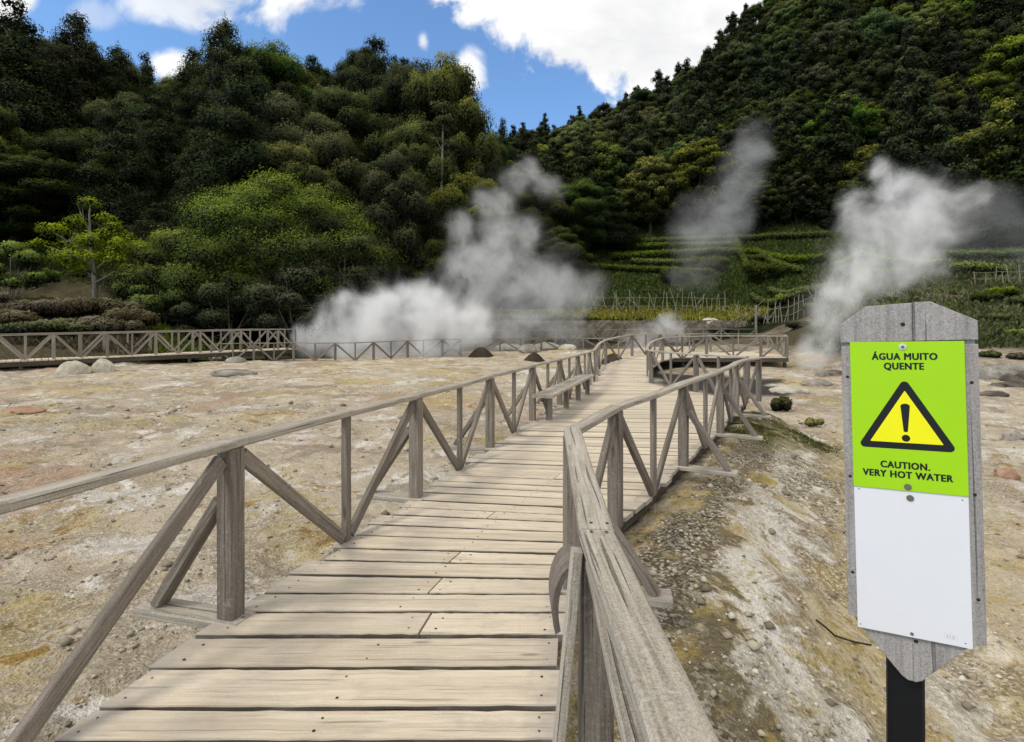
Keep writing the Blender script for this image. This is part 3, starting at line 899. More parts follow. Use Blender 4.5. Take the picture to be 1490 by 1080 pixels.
rock('boulder', 'white boulder in front of the raised walkway, the wider of the two', ground_pt(107, 543), (.52, .4, .42), M['rock_pale'], 1, 'boulder', sub=5, lump=.22)
rock('boulder', 'rounded white boulder in front of the raised walkway, the taller of the two', ground_pt(150, 540), (.40, .36, .44), M['rock_pale'], 2, 'boulder', sub=5, lump=.2)
rock('boulder', 'small white boulder below the end of the raised walkway', ground_pt(313, 522), (.3, .3, .25), M['rock_pale'], 3, 'boulder')
rock('rock', 'flat grey rock lying on the field below the low braced fence', ground_pt(338, 545), (.75, .45, .18), M['rock_grey'], 4)
rock('rock', 'jagged grey rock between the small white boulder and the flat grey rock', ground_pt(345, 528), (.5, .4, .28), M['rock_grey'], 5)
rock('rock', 'reddish flat rock out on the pale field near the left edge', ground_pt(38, 601), (.42, .25, .10), M['rock_rust'], 6, lump=.3)
rock('rock', 'flat white slab on the sandy ground right of the dark green shrub', ground_pt(1148, 570), (.62, .5, .16), M['rock_pale'], 7, lump=.25)
rock('rock', 'grey brown rock behind the flat white slab', ground_pt(1187, 558, -.08), (.6, .4, .22), M['rock_grey'], 8)
rock('rock', 'mossy dark rock at the foot of the steam jet', ground_pt(1217, 546, -.1), (.5, .4, .34), M['rock_dark'], 9)
for k, (px, py, w, hh, mt, lb) in enumerate([
        (740, 508, .9, .35, 'rock_pale', 'pale rock beside the mud pool, nearest to the earth mound with the sign'), (768, 511, .7, .4, 'rock_grey', 'grey rock behind the smallest dark earth mound'), (795, 507, 1.0, .45, 'rock_pale', 'large pale rock on the edge of the dark mud pool'),
        (826, 508, .5, .3, 'rock_pale', 'small white rock alone in the dark mud pool'), (1033, 474, .9, .5, 'rock_pale', 'white rock on the bank above the distant crossed fence'), (1046, 478, 1.2, .6, 'rock_dark', 'large dark boulder on the bank beside the white rock')]):
    rock('rock', lb, ground_pt(px, py), (w, w * .7, hh), M[mt], 20 + k)
rb = [(1432, 548, .9, .3, 'rock_grey', 'grey ledge rock behind the sign at the foot of the right bank'), (1462, 541, 1.1, .28, 'rock_grey', 'long grey ledge rock at the foot of the right bank, under the bushes'), (1485, 552, .7, .22, 'rock_dark', 'dark ledge rock at the right edge of the basin'),
      (1470, 562, .8, .16, 'rock_dark', 'low dark rock in front of the right bank ledges'), (1440, 576, .6, .12, 'rock_dark', 'thin dark rock half sunk in the pale basin, right of the sign'), (1463, 695, .22, .11, 'rock_rust', 'reddish stone in the basin right of the green panel'), (1478, 640, .3, .1, 'rock_grey', 'grey flat stone in the basin right of the warning triangle'),
      (1440, 640, .25, .07, 'rock_pale', 'pale flat stone in the basin close to the sign'), (1195, 548, .35, .2, 'rock_grey', 'grey stone below the steam jet')]
for k, (px, py, w, hh, mt, lb) in enumerate(rb):
    rock('rock', lb, ground_pt(px, py, -.06 * w), (w * .8, w * .5, hh * 1.35), M[mt], 40 + k, lump=.6, flatb=.5)


def mound(label, px, py, w, hgt, sign=False):
    p = ground_pt(px, py); V = []; Fc = []; n = 40; m_ = 12
    for i in range(m_ + 1):
        q = i / m_
        for j in range(n):
            a = 2 * math.pi * j / n
            r_ = q * w * (1 + .12 * float(fbm(math.cos(a) + px, math.sin(a), 1.5, 2)))
            z = hgt * (.5 + .5 * math.cos(math.pi * min(1, q ** 1.15))) + float(fbm(r_ * math.cos(a) + px, r_ * math.sin(a), 4, 3)) * .12 * (1 - q)
            V.append((r_ * math.cos(a), r_ * math.sin(a) * .9, z - .08 * q - .02))
    for i in range(m_):
        for j in range(n):
            k = (j + 1) % n
            if i == 0: Fc.append((0 * n + j, n + j, n + k)); continue
            Fc.append((i * n + j, (i + 1) * n + j, (i + 1) * n + k, i * n + k))
    o = poly_mesh('earth_mound', V, Fc, M['earth'], None, p, True)
    return tag(o, label, 'earth mound'), p


mound('dark earth mound half hidden by steam, left of the signed one', 622, 516, .85, .42)
_, mp = mound('tallest dark earth mound, with a small number post behind it', 700, 519.5, .95, .58)
mound('low dark earth mound nearest to the long left railing', 777, 525, .75, .42)
mound('dark earth mound behind the far bend of the left railing', 892, 530, .9, .5)
st = empty('marker_post', mp + Vector((-.35, 1.0, 0))); tag(st, 'small white marker plate on a thin post behind the tallest earth mound', 'marker')
zb = hz(mp.x - .35, mp.y + 1.0)
bar('post', (mp.x - .35, mp.y + 1.0, zb - .2), (mp.x - .35, mp.y + 1.0, zb + .95), .04, .04, M['post'], st, Vector((1, 0, 0)), .003, 1)
poly_mesh('plate', [(-.17, -.03, .72), (.17, -.03, .72), (.17, -.03, .96), (-.17, -.03, .96), (-.17, -.024, .72), (.17, -.024, .72), (.17, -.024, .96), (-.17, -.024, .96)], [(0, 1, 2, 3), (5, 4, 7, 6), (3, 2, 6, 7), (0, 4, 5, 1), (1, 5, 6, 2), (0, 3, 7, 4)], M['washer'], st)


# ------------------------------------------------------------------ sign
def sign():
    ds, dl = 1.44, 1.56
    pl = Vector(((1241 - CX) / F * dl, dl, 0)); pr = Vector(((1407 - CX) / F * ds, ds, 0))
    ex = (pr - pl); W = ex.length; ex.normalize(); nrm = Vector((ex.y, -ex.x, 0))
    mid = (pl + pr) / 2
    root = empty('warning_sign', (mid.x, mid.y, 0))
    root.rotation_euler = (0, R(-1.0), math.atan2(ex.y, ex.x))
    root.rotation_mode = 'XYZ'
    root.rotation_euler = Matrix.Rotation(math.atan2(ex.y, ex.x), 3, 'Z').to_euler()
    tag(root, 'lime green hot water warning above a blank white panel on a grey wooden board', 'sign')
    roll = Matrix.Translation((0, 0, 1.2)) @ Matrix.Rotation(R(-1.3), 4, 'Y') @ Matrix.Translation((0, 0, -1.2))

    def place(o, loc=(0, 0, 0)):
        o.parent = root; o.matrix_local = roll @ Matrix.Translation(loc); return o

    def ngon(name, pts, y0, y1, mat, parent=None, bev=0.0):
        """prism of an outline in the x/z plane, from y0 (back) to y1 (front, towards the viewer is -y)"""
        import bmesh
        n = len(pts)
        bm = bmesh.new()
        vf = [bm.verts.new((x, y1, z)) for x, z in pts]; vb = [bm.verts.new((x, y0, z)) for x, z in pts]
        ff = bm.faces.new(vf); bm.faces.new(list(reversed(vb)))
        for i in range(n):
            j = (i + 1) % n; bm.faces.new((vf[j], vf[i], vb[i], vb[j]))
        if bev:
            bmesh.ops.bevel(bm, geom=[e for e in ff.edges], offset=bev, segments=2, affect='EDGES', profile=.5)
        bmesh.ops.recalc_face_normals(bm, faces=bm.faces)
        me = bpy.data.meshes.new(name); bm.to_mesh(me); bm.free()
        uvl = me.uv_layers.new(name='grain')
        for lp in me.loops:
            c = me.vertices[lp.vertex_index].co; uvl.data[lp.index].uv = (c.z + 3, c.x + c.y + 5)
        a = me.attributes.new('rnd', 'FLOAT', 'FACE'); a.data.foreach_set('value', [.55] * len(me.polygons))
        o = mesh_obj(name, me, mat)
        return o

    w = W / 2
    place(ngon('board', [(-.145, 1.615), (-.145, .81), (-.118, .768), (-.026, .655), (-.012, .646), (.006, .645), (.02, .652), (.118, .765), (.152, .80), (.152, 1.618), (.058, 1.672), (-.085, 1.664)], .018, -.004, M['board'], bev=.003))
    place(ngon('batten', [(-.148, 1.556), (-.148, .80), (-.122, .790), (-.122, 1.556)], -.004, -.013, M['board'], bev=.002))
    place(ngon('batten', [(.124, 1.560), (.124, .775), (.156, .785), (.156, 1.560)], -.004, -.013, M['board'], bev=.002))
    place(ngon('top_board', [(-.149, 1.6175), (-.149, 1.566), (.1565, 1.571), (.1565, 1.6205), (.0585, 1.6750), (-.086, 1.6675)], -.004, -.0125, M['board'], bev=.002))
    gp = place(ngon('green_panel', [(-w, 1.568), (-w, 1.164), (w, 1.164), (w, 1.568)], -.0135, -.0165, M['green_panel'], bev=.0008))
    wp = place(ngon('white_panel', [(-w + .001, 1.1645), (-w + .001, .769), (w, .769), (w, 1.1645)], -.010, -.0135, M['white_panel'], bev=.0008))

    def sub(o, par):
        o.parent = par; return o

    # rounded triangle
    def rtri(cx, cz, s, r, n=10):
        hh = s * .8660254; out = []
        cs = [(cx, cz + hh * 2 / 3), (cx - s / 2, cz - hh / 3), (cx + s / 2, cz - hh / 3)]
        for k, a0 in zip(range(3), (30, 150, 270)):
            for i in range(n + 1):
                a = R(a0 + 120 * i / n); out.append((cs[k][0] + r * math.cos(a), cs[k][1] + r * math.sin(a)))
        return out
    tcx, tzb = -w + .486 * W, 1.568 - .722 * .404
    s = .188; r_ = .0105; cz = tzb + r_ + s * .866 / 3
    sub(ngon('warning_triangle', rtri(tcx, cz, s, r_), -.0165, -.0168, M['black_print']), gp)
    sub(ngon('triangle_face', rtri(tcx, cz, s - .030, .0015), -.0168, -.0171, M['yellow_print']), gp)
    ex_pts = []
    tz = cz + .058; bz = cz - .018
    for i in range(9):
        a = math.pi * i / 8; ex_pts.append((tcx + .0105 * math.cos(a), tz - .006 + .007 * math.sin(a)))
    for i in range(7):
        a = math.pi + math.pi * i / 6; ex_pts.append((tcx + .0048 * math.cos(a), bz + .003 + .003 * math.sin(a)))
    sub(ngon('exclamation_mark', ex_pts, -.0171, -.0174, M['black_print']), gp)
    sub(ngon('exclamation_dot', [(tcx + .0095 * math.cos(i * .3927), cz - .0345 + .0095 * math.sin(i * .3927)) for i in range(16)], -.0171, -.0174, M['black_print']), gp)

    def text(body, xc, zc, width, cap, par, mat=M['black_print'], bold=.047):
        cu = bpy.data.curves.new('lettering', 'FONT'); cu.body = body; cu.align_x = 'CENTER'; cu.offset = 0.0; cu.space_character = 1.10; cu.resolution_u = 3
        to = bpy.data.objects.new('lettering_source', cu); col.objects.link(to)
        bpy.context.view_layer.update()
        me = bpy.data.meshes.new_from_object(to.evaluated_get(bpy.context.evaluated_depsgraph_get()))
        bpy.data.objects.remove(to); bpy.data.curves.remove(cu)
        co = np.empty(len(me.vertices) * 3); me.vertices.foreach_get('co', co); co = co.reshape(-1, 3)
        sx = (width - .0022) / (co[:, 0].max() - co[:, 0].min()); mx = (co[:, 0].max() + co[:, 0].min()) / 2
        sz = cap / .73
        fs = [tuple(p_.vertices) for p_ in me.polygons]; V = []; Fc = []
        for q_, (ox, oz) in enumerate(((0, 0), (.0011, 0), (-.0011, 0), (0, .0007), (0, -.0007), (.0009, .0006), (-.0009, -.0006), (.0009, -.0006), (-.0009, .0006))):
            b_ = len(V); V += [((a_[0] - mx) * sx + xc + ox, -.0169 - q_ * .00002, a_[1] * sz + zc + oz) for a_ in co]
            Fc += [tuple(b_ + k_ for k_ in f_) for f_ in fs]
        me = bpy.data.meshes.new('lettering'); me.from_pydata(V, [], Fc); me.update()
        return sub(mesh_obj('lettering', me, mat), par)
    text('ÁGUA MUITO', -w + .487 * W, 1.568 - .121 * .404, .147, .0185, gp)
    text('QUENTE', -w + .483 * W, 1.568 - .186 * .404, .090, .0185, gp)
    text('CAUTION.', -w + .47 * W, 1.568 - .852 * .404, .111, .0185, gp)
    text('VERY HOT WATER', -w + .482 * W, 1.568 - .915 * .404, .201, .0185, gp)

    def disc(name, x, z, r_, y0, y1, mat, n=14):
        return place(ngon(name, [(x + r_ * math.cos(2 * math.pi * i / n), z + r_ * math.sin(2 * math.pi * i / n)) for i in range(n)], y0, y1, mat, bev=r_ * .15))
    sx = -w + .478 * W
    disc('washer', sx, 1.5535, .0090, -.0165, -.019, M['washer']); disc('screw', sx, 1.5535, .004, -.019, -.021, M['screw'])
    disc('screw', sx + .003, 1.1755, .0085, -.0165, -.0195, M['screw']); disc('screw', sx + .008, 1.145, .0085, -.0135, -.0165, M['screw'])
    disc('screw', -.002, .779, .0042, -.0135, -.0155, M['screw'])
    for x, z in ((-.003, 1.615), (.008, .756), (-.135, 1.47), (-.135, 1.19), (-.135, .92), (.140, 1.46), (.140, 1.17), (.141, .90)):
        disc('nail_hole', x, z, .0042 if abs(x) > .1 else .0055, -.0135 if (abs(x) > .1 or z > 1) else -.004, -.0138 if (abs(x) > .1 or z > 1) else -.0045, M['rust'], 10)
    for x, z in ((-w + .013, 1.157), (w - .013, 1.153), (-w + .008, .779), (w - .015, .781)):
        disc('pin', x, z, .0016, -.0135, -.0142, M['rust'], 8)
    # the faint printer's mark in the corner of the blank panel
    V = []; Fc = []
    for (x0, z0, x1, z1) in ((.068, .785, .0685, .797), (.068, .785, .096, .7855), (.0955, .785, .096, .797), (.068, .7965, .096, .797), (.073, .788, .076, .7935), (.079, .788, .081, .7945), (.084, .787, .091, .789), (.085, .791, .090, .7945)):
        b = len(V); V += [(x0, -.01365, z0), (x1, -.01365, z0), (x1, -.01365, z1), (x0, -.01365, z1)]; Fc.append((b, b + 1, b + 2, b + 3))
    sub(poly_mesh('printed_mark', V, Fc, M['grey_print']), wp)
    gzz = hz(mid.x, mid.y)
    po = MB(); po.bar((0, .045, gzz - .3), (0, .045, 1.35), .085, .05, Vector((1, 0, 0)), .008, 12, .0012)
    po.build('post', M['black_steel'], root)


sign()


# ------------------------------------------------------------------ vegetation
def leaf_cloud(clumps, per, size, seed, core=.5, up=.35, droop=0.0):
    """clumps: (x,y,z,rx,ry,rz,tone) -> vertex array, tone array. Many small leaf faces over every clump, dark bigger ones inside it"""
    r_ = np.random.default_rng(seed)
    C = np.array(clumps, float); n = len(C)
    vol = (C[:, 3] * C[:, 4] * C[:, 5]) ** (2 / 3); cnt = np.maximum(12, per * vol / vol.mean()).astype(int)
    idx = np.repeat(np.arange(n), cnt); k = len(idx)

    def batch(idx, rad_lo, rad_hi, size, tone_lo, tone_hi, upb):
        k = len(idx)
        d = r_.normal(size=(k, 3)); d[:, 2] += upb; d /= np.linalg.norm(d, axis=1)[:, None]
        lump = 1 + .22 * np.sin(d[:, 0] * 5 + idx) * np.cos(d[:, 1] * 5 + idx * 2)
        rad = (rad_lo + (rad_hi - rad_lo) * r_.random(k)) * lump
        p = C[idx, :3] + d * C[idx, 3:6] * rad[:, None]
        nn = d * 1.0 + r_.normal(size=(k, 3)) * .27; nn[:, 2] += .15; nn /= np.linalg.norm(nn, axis=1)[:, None]
        a = np.cross(nn, r_.normal(size=(k, 3))); a /= np.linalg.norm(a, axis=1)[:, None]
        b = np.cross(nn, a)
        s = size * (.55 + .9 * r_.random(k))[:, None]
        V = np.stack([p - a * s, p - b * s * .55 + nn * s * .1, p + a * s, p + b * s * .55 - nn * s * .1], 1)
        tone = tone_lo + (tone_hi - tone_lo) * np.clip(.42 + .58 * d[:, 2], 0, 1) ** 1.5 * (.88 + .2 * r_.random(k)) + (C[idx, 6] - .5) * .5  # clump shading painted into the leaf tone: light on top, dark beneath
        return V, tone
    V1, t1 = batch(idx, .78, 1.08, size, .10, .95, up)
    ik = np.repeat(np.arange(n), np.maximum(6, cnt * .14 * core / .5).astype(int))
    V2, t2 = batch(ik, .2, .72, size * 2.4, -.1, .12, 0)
    return np.concatenate([V1, V2]), np.concatenate([t1, t2])


def leaf_mesh(name, V, tone):
    k = len(V)
    me = bpy.data.meshes.new(name)
    me.vertices.add(k * 4); me.vertices.foreach_set('co', V.reshape(-1))
    me.loops.add(k * 4); me.loops.foreach_set('vertex_index', np.arange(k * 4))
    me.polygons.add(k); me.polygons.foreach_set('loop_start', np.arange(0, k * 4, 4))
    a = me.attributes.new('tone', 'FLOAT', 'FACE'); a.data.foreach_set('value', np.clip(tone, 0, 1).astype(np.float32))
    me.update()
    return me


def conifer_clumps(hgt, rad, seed, whorls=21):
    r_ = np.random.default_rng(seed); out = []
    for w in range(whorls):
        q = (w + .4) / whorls
        z = hgt * (.10 + .90 * q)
        Rr = rad * (1 - q) ** .75 * (.8 + .4 * r_.random()) + .25
        m_ = max(2, int(1.5 + Rr * 1.5))
        a0 = r_.random() * 6
        for k in range(m_):
            a = a0 + 6.283 * k / m_ + r_.normal() * .25; rr_ = Rr * (.55 + .45 * r_.random())
            s = .34 * rad * (.55 + .75 * (1 - q)) * (.75 + .5 * r_.random())
            out.append((rr_ * math.cos(a), rr_ * math.sin(a), z + r_.normal() * .045 * hgt - rr_ * .15, s * 1.1, s * 1.1, s * .92, .3 + .4 * r_.random()))
        out.append((0, 0, z, Rr * .55 + .2, Rr * .55 + .2, hgt * .05, .15))
    out.append((0, 0, hgt * .985, .35, .35, .07 * hgt, .5))
    return out


def broad_clumps(hgt, rad, seed, n=46, base=.18):
    r_ = np.random.default_rng(seed); out = []; dirs = []
    for k in range(n):
        best = None
        for _ in range(8):
            d = r_.normal(size=3); d /= np.linalg.norm(d)
            dm = min([np.linalg.norm(d - o_) for o_ in dirs], default=3)
            if best is None or dm > best[0]: best = (dm, d)
        d = best[1]; dirs.append(d)
        q = (.78 if k % 4 else .5) + .22 * r_.random()
        z = base + (1 - base) * (.5 + .5 * d[2] * q)
        prof = math.sin(math.pi * min(1, max(.06, (z - base * .5) / (1.04 - base * .5)) ** .85)) ** .6
        s = rad * (.25 + .13 * r_.random())
        out.append((d[0] * q * rad * prof * 1.15, d[1] * q * rad * prof * 1.15, z * hgt * .95, s, s, s * .75, .25 + .5 * r_.random()))
    return out


def trunk_paths(hgt, r0, seed, lean=.02, limbs=5, spread=.22):
    r_ = np.random.default_rng(seed); main = []; x = y = 0
    for k in range(8):
        q = k / 7; main.append(((x, y, q * hgt * .93 - .4), r0 * (1 - q * .9) * (1.25 if k == 0 else 1)))
        x += r_.normal() * lean * hgt * .3; y += r_.normal() * lean * hgt * .3
    paths = [main]
    for k in range(limbs):
        q = .3 + .55 * k / limbs; b = Vector(main[int(q * 7)][0]); a = r_.random() * 6.28; L = hgt * spread * (1.1 - q)
        e = b + Vector((math.cos(a) * L, math.sin(a) * L, L * .6)); mid = b.lerp(e, .5) + Vector((0, 0, -L * .08))
        rr_ = r0 * (1 - q) * .5 + .01
        paths.append([(b, rr_), (mid, rr_ * .7), (e, rr_ * .3)])
    return paths


def master(kind, seed, hgt, rad, per, size):
    cl = conifer_clumps(hgt, rad, seed) if kind == 'conifer' else broad_clumps(hgt, rad, seed)
    V, t = leaf_cloud(cl, per, size, seed)
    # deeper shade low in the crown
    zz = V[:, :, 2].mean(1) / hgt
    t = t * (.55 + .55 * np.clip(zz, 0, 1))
    return V, t


def two_part_mesh(name, V, tone, paths, n=5):
    """crown and trunk of a distant tree in one mesh: the trunk faces take material 1"""
    Vt = []; Ft = []
    for path in paths:
        b = len(Vt)
        for k, (p, r) in enumerate(path):
            for i in range(n):
                a = 6.2832 * i / n; Vt.append((p[0] + r * math.cos(a), p[1] + r * math.sin(a), p[2]))
        for k in range(len(path) - 1):
            for i in range(n):
                j = (i + 1) % n; Ft.append((b + k * n + i, b + k * n + j, b + (k + 1) * n + j, b + (k + 1) * n + i))
    k = len(V); allv = np.concatenate([V.reshape(-1, 3), np.array(Vt)])
    f = np.concatenate([np.arange(k * 4).reshape(-1, 4), np.array(Ft) + k * 4])
    me = bpy.data.meshes.new(name)
    me.vertices.add(len(allv)); me.vertices.foreach_set('co', allv.ravel())
    me.loops.add(f.size); me.loops.foreach_set('vertex_index', f.ravel())
    me.polygons.add(len(f)); me.polygons.foreach_set('loop_start', np.arange(0, f.size, 4))
    me.polygons.foreach_set('material_index', np.array([0] * k + [1] * len(Ft), np.int32))
    a = me.attributes.new('tone', 'FLOAT', 'FACE'); a.data.foreach_set('value', np.concatenate([np.clip(tone, 0, 1), np.zeros(len(Ft))]).astype(np.float32))
    me.update()
    return me


# masters for single trees: crown mesh and trunk mesh
NEAR = {'conifer': [], 'broad': [], 'olive': []}
for k in range(3):
    V, t = master('conifer', 100 + k, 20, 4.6, 620, .095); NEAR['conifer'].append((leaf_mesh('conifer_crown', V, t), trunk_paths(20, .38, 7 + k)))
    V, t = master('broad', 200 + k, 17, 5.2, 1500, .095); NEAR['broad'].append((leaf_mesh('broadleaf_crown', V, t), trunk_paths(17, .36, 17 + k)))
for k in range(2):
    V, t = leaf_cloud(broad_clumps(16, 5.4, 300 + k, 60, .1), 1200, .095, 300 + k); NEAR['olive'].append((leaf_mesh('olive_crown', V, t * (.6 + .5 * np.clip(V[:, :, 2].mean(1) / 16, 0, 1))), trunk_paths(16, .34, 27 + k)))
for L in NEAR.values():
    for i, (cm, tp) in enumerate(L):
        V = []; Fc = []
        o = tubes_mesh('trunk', tp, M['bark']); tm = o.data; bpy.data.objects.remove(o); L[i] = (cm, tm)
BASEH = {'conifer': 20, 'broad': 17, 'olive': 16}
BASER = {'conifer': 4.6, 'broad': 5.2, 'olive': 5.4}


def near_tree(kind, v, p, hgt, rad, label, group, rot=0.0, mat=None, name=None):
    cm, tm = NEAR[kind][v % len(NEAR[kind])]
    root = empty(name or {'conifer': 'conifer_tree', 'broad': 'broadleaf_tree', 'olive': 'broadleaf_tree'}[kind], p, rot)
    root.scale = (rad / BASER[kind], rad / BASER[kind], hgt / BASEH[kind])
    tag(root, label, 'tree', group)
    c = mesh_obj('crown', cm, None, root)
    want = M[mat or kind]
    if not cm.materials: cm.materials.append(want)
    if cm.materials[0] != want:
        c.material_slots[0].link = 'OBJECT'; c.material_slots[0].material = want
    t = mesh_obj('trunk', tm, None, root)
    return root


placed = []


def free(x, y, r):
    for (a, b, c) in placed:
        if (a - x) ** 2 + (b - y) ** 2 < (.5 * (r + c)) ** 2: return False
    return True


# big trees at the front of the left wood: (px, top py, depth, kind, crown radius px, label)
BIG = [
    (28, 12, 50, 'conifer', 78, 'tall dark conifer at the left end of the wood, against the sky'),
    (112, 28, 54, 'conifer', 62, 'tall dark conifer with a blunt top, second from the left on the skyline'),
    (172, 70, 57, 'conifer', 48, 'dark conifer stepping down toward the gap of sky left of centre in the wood'),
    (214, 84, 60, 'conifer', 40, 'small topped conifer beside the little white cloud, left side'),
    (282, 78, 62, 'conifer', 48, 'dark conifer just right of the little white cloud above the wood'),
    (328, 33, 60, 'conifer', 58, 'tall conifer with a twin topped crown rising into blue sky'),
    (392, 50, 64, 'broad', 62, 'dark round topped tree right of the twin topped conifer'),
    (545, 62, 66, 'conifer', 52, 'dark conifer below the peak at the top of the wood'),
    (600, 68, 62, 'broad', 60, 'dense dark broadleaf tree on the skyline left of the tallest round crown'),
    (648, 66, 58, 'broad', 62, 'massive dark broadleaf tree with a steep edge against the blue sky'),
    (672, 140, 60, 'broad', 48, 'dark tree forming the lower step of the steep crown edge'),
    (704, 184, 66, 'broad', 44, 'dark tree at the bottom of the sky notch, left side'),
    (730, 178, 90, 'conifer', 26, 'small pointed conifer beside the sky notch'),
    (400, 132, 52, 'olive', 92, 'wide olive brown crowned tree above the bright green spreading tree'),
    (470, 160, 50, 'olive', 70, 'olive tinged tree between the wide olive crown and the bare trunk'),
    (230, 150, 50, 'conifer', 62, 'dark conifer in the middle of the left wood, below the little cloud'),
    (120, 190, 46, 'broad', 80, 'very dark broad tree behind the young bare stemmed tree'),
    (20, 220, 43, 'broad', 90, 'very dark low tree at the left edge behind the pale green bush'),
    (300, 180, 47, 'conifer', 60, 'mid green conifer directly behind the spreading bright tree, left part'),
    (572, 222, 43, 'olive', 62, 'grey green tree with pale tufted top beside the bare trunk'),
    (612, 160, 50, 'broad', 60, 'brownish dark tree behind the tall bare trunk'),
    (690, 250, 52, 'broad', 55, 'dark tree behind the rising steam, below the sky notch'),
    (545, 330, 42, 'broad', 50, 'low dark green tree right of the spreading bright tree'),
    (610, 330, 44, 'broad', 50, 'low olive tree at the foot of the bare trunk'),
    (225, 300, 41, 'conifer', 46, 'shaded conifer rising behind the small round green bush'),
    (770, 250, 58, 'broad', 48, 'dark tree right behind the top of the steam'),
    (835, 255, 62, 'broad', 50, 'dark green tree on the left end of the hedge terraces'),
    (880, 270, 66, 'conifer', 40, 'dark conifer above the left end of the hedge terraces'),
    (815, 330, 54, 'broad', 40, 'shadowed tree close behind the steam, left of the terraces'),
]
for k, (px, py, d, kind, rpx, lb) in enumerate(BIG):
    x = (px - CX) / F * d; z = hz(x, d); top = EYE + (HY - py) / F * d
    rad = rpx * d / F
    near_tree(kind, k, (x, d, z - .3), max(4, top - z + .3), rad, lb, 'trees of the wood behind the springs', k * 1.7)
    placed.append((x, d, rad * .9))

LAB = {'conifer': ['dark conifer'], 'broad': ['dark broadleaf tree'], 'olive': ['olive tinted tree']}
cnt = 0; tries = 0
while cnt < 105 and tries < 6000:
    tries += 1
    d = random.uniform(43, 98); px = random.uniform(-60, 715); x = (px - CX) / F * d; z = hz(x, d)
    kind = random.choices(['conifer', 'broad', 'olive'], [.5, .36, .14])[0]
    hgt = random.uniform(12, 19); rad = hgt * random.uniform(.19, .27) * (1.15 if kind != 'conifer' else 1)
    topy = HY - (z + hgt - EYE) / d * F
    if topy < skyline(px) + random.uniform(2, 40) or not free(x, d, rad * 1.25): continue
    tier = 'low in' if d < 58 else ('halfway up' if d < 77 else 'high up in'); part_ = 'left of the peak' if px < 330 else 'below and right of the peak'
    near_tree(kind, cnt, (x, d, z - .3), hgt, rad, LAB[kind][0] + ' ' + tier + ' the shaded left wood, ' + part_, kind + ' trees filling the left wood', random.random() * 6, name={'conifer': 'conifer_tree', 'broad': 'broadleaf_tree', 'olive': 'olive_tree'}[kind])
    placed.append((x, d, rad)); cnt += 1
n_left = cnt

# hillside: one mesh per kind, crown and trunk together, copied
FAR = []
for k in range(3):
    V, t = master('conifer', 400 + k, 12, 2.5, 190, .12); FAR.append(('conifer_tree', two_part_mesh('hillside_conifer', V, t, trunk_paths(12, .22, 50 + k, limbs=0)), 'conifer', 12, 2.5))
for k in range(4):
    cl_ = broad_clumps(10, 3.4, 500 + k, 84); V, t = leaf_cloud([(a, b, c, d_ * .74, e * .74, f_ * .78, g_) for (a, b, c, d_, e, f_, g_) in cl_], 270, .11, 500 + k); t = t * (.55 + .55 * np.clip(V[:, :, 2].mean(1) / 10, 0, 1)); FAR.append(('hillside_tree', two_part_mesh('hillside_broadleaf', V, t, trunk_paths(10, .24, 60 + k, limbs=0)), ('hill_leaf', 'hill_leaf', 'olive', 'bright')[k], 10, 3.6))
for nm, me, mt, a, b in FAR: me.materials.append(M[mt]); me.materials.append(M['bark'])
FLAB = {'conifer': 'small dark conifer', 'broad': 'round green tree', 'hill_leaf': 'round green tree', 'olive': 'olive green tree', 'bright': 'bright yellow green tree'}
cnt = 0; tries = 0; nfc = 0
while cnt < 480 and tries < 22000:
    tries += 1
    d = random.uniform(48, 100) if tries < 9000 else random.uniform(100, 168); px = random.uniform(700, 1560); x = (px - CX) / F * d; z = hz(x, d)
    if d < np.interp(px, [700, 850, 1190, 1300, 1420, 1560], [62, 70, 70, 58, 50, 50]): continue
    i = random.choices(range(7), [.11, .11, .11, .23, .21, .13, .10])[0]
    if d > 150: i = random.choices(range(7), [.25, .25, .25, .1, .1, .05, .0])[0]
    if i < 3 and nfc >= 205: i = random.choice([3, 4, 5, 4])
    nm, me, mt, bh, br = FAR[i]
    s = random.uniform(.62, 1.5)
    topy = HY - (z + bh * s - EYE) / d * F
    if topy < skyline(px) - 3 + random.uniform(0, 10) and d < 140: continue
    if topy < skyline(px) - 8: continue
    if topy < -60 or not free(x, d, br * s * 1.12): continue
    o = bpy.data.objects.new(nm, me); col.objects.link(o)
    o.location = (x, d, z - .3); o.scale = (s * random.uniform(.9, 1.15), s * random.uniform(.9, 1.15), s); o.rotation_euler = (0, 0, random.random() * 6.28)
    tier = 'low on' if d < 88 else ('halfway up' if d < 122 else 'near the crest of'); part_ = 'left' if px < 1120 else 'right'
    tag(o, FLAB[mt] + ' ' + tier + ' the steep hillside, ' + part_ + ' half', 'tree', {'conifer': 'conifers', 'broad': 'round green trees', 'hill_leaf': 'round green trees', 'olive': 'olive green trees', 'bright': 'bright green trees'}[mt] + ' on the right hillside')
    placed.append((x, d, br * s)); cnt += 1; nfc += i < 3
print('trees', n_left, cnt, tries)


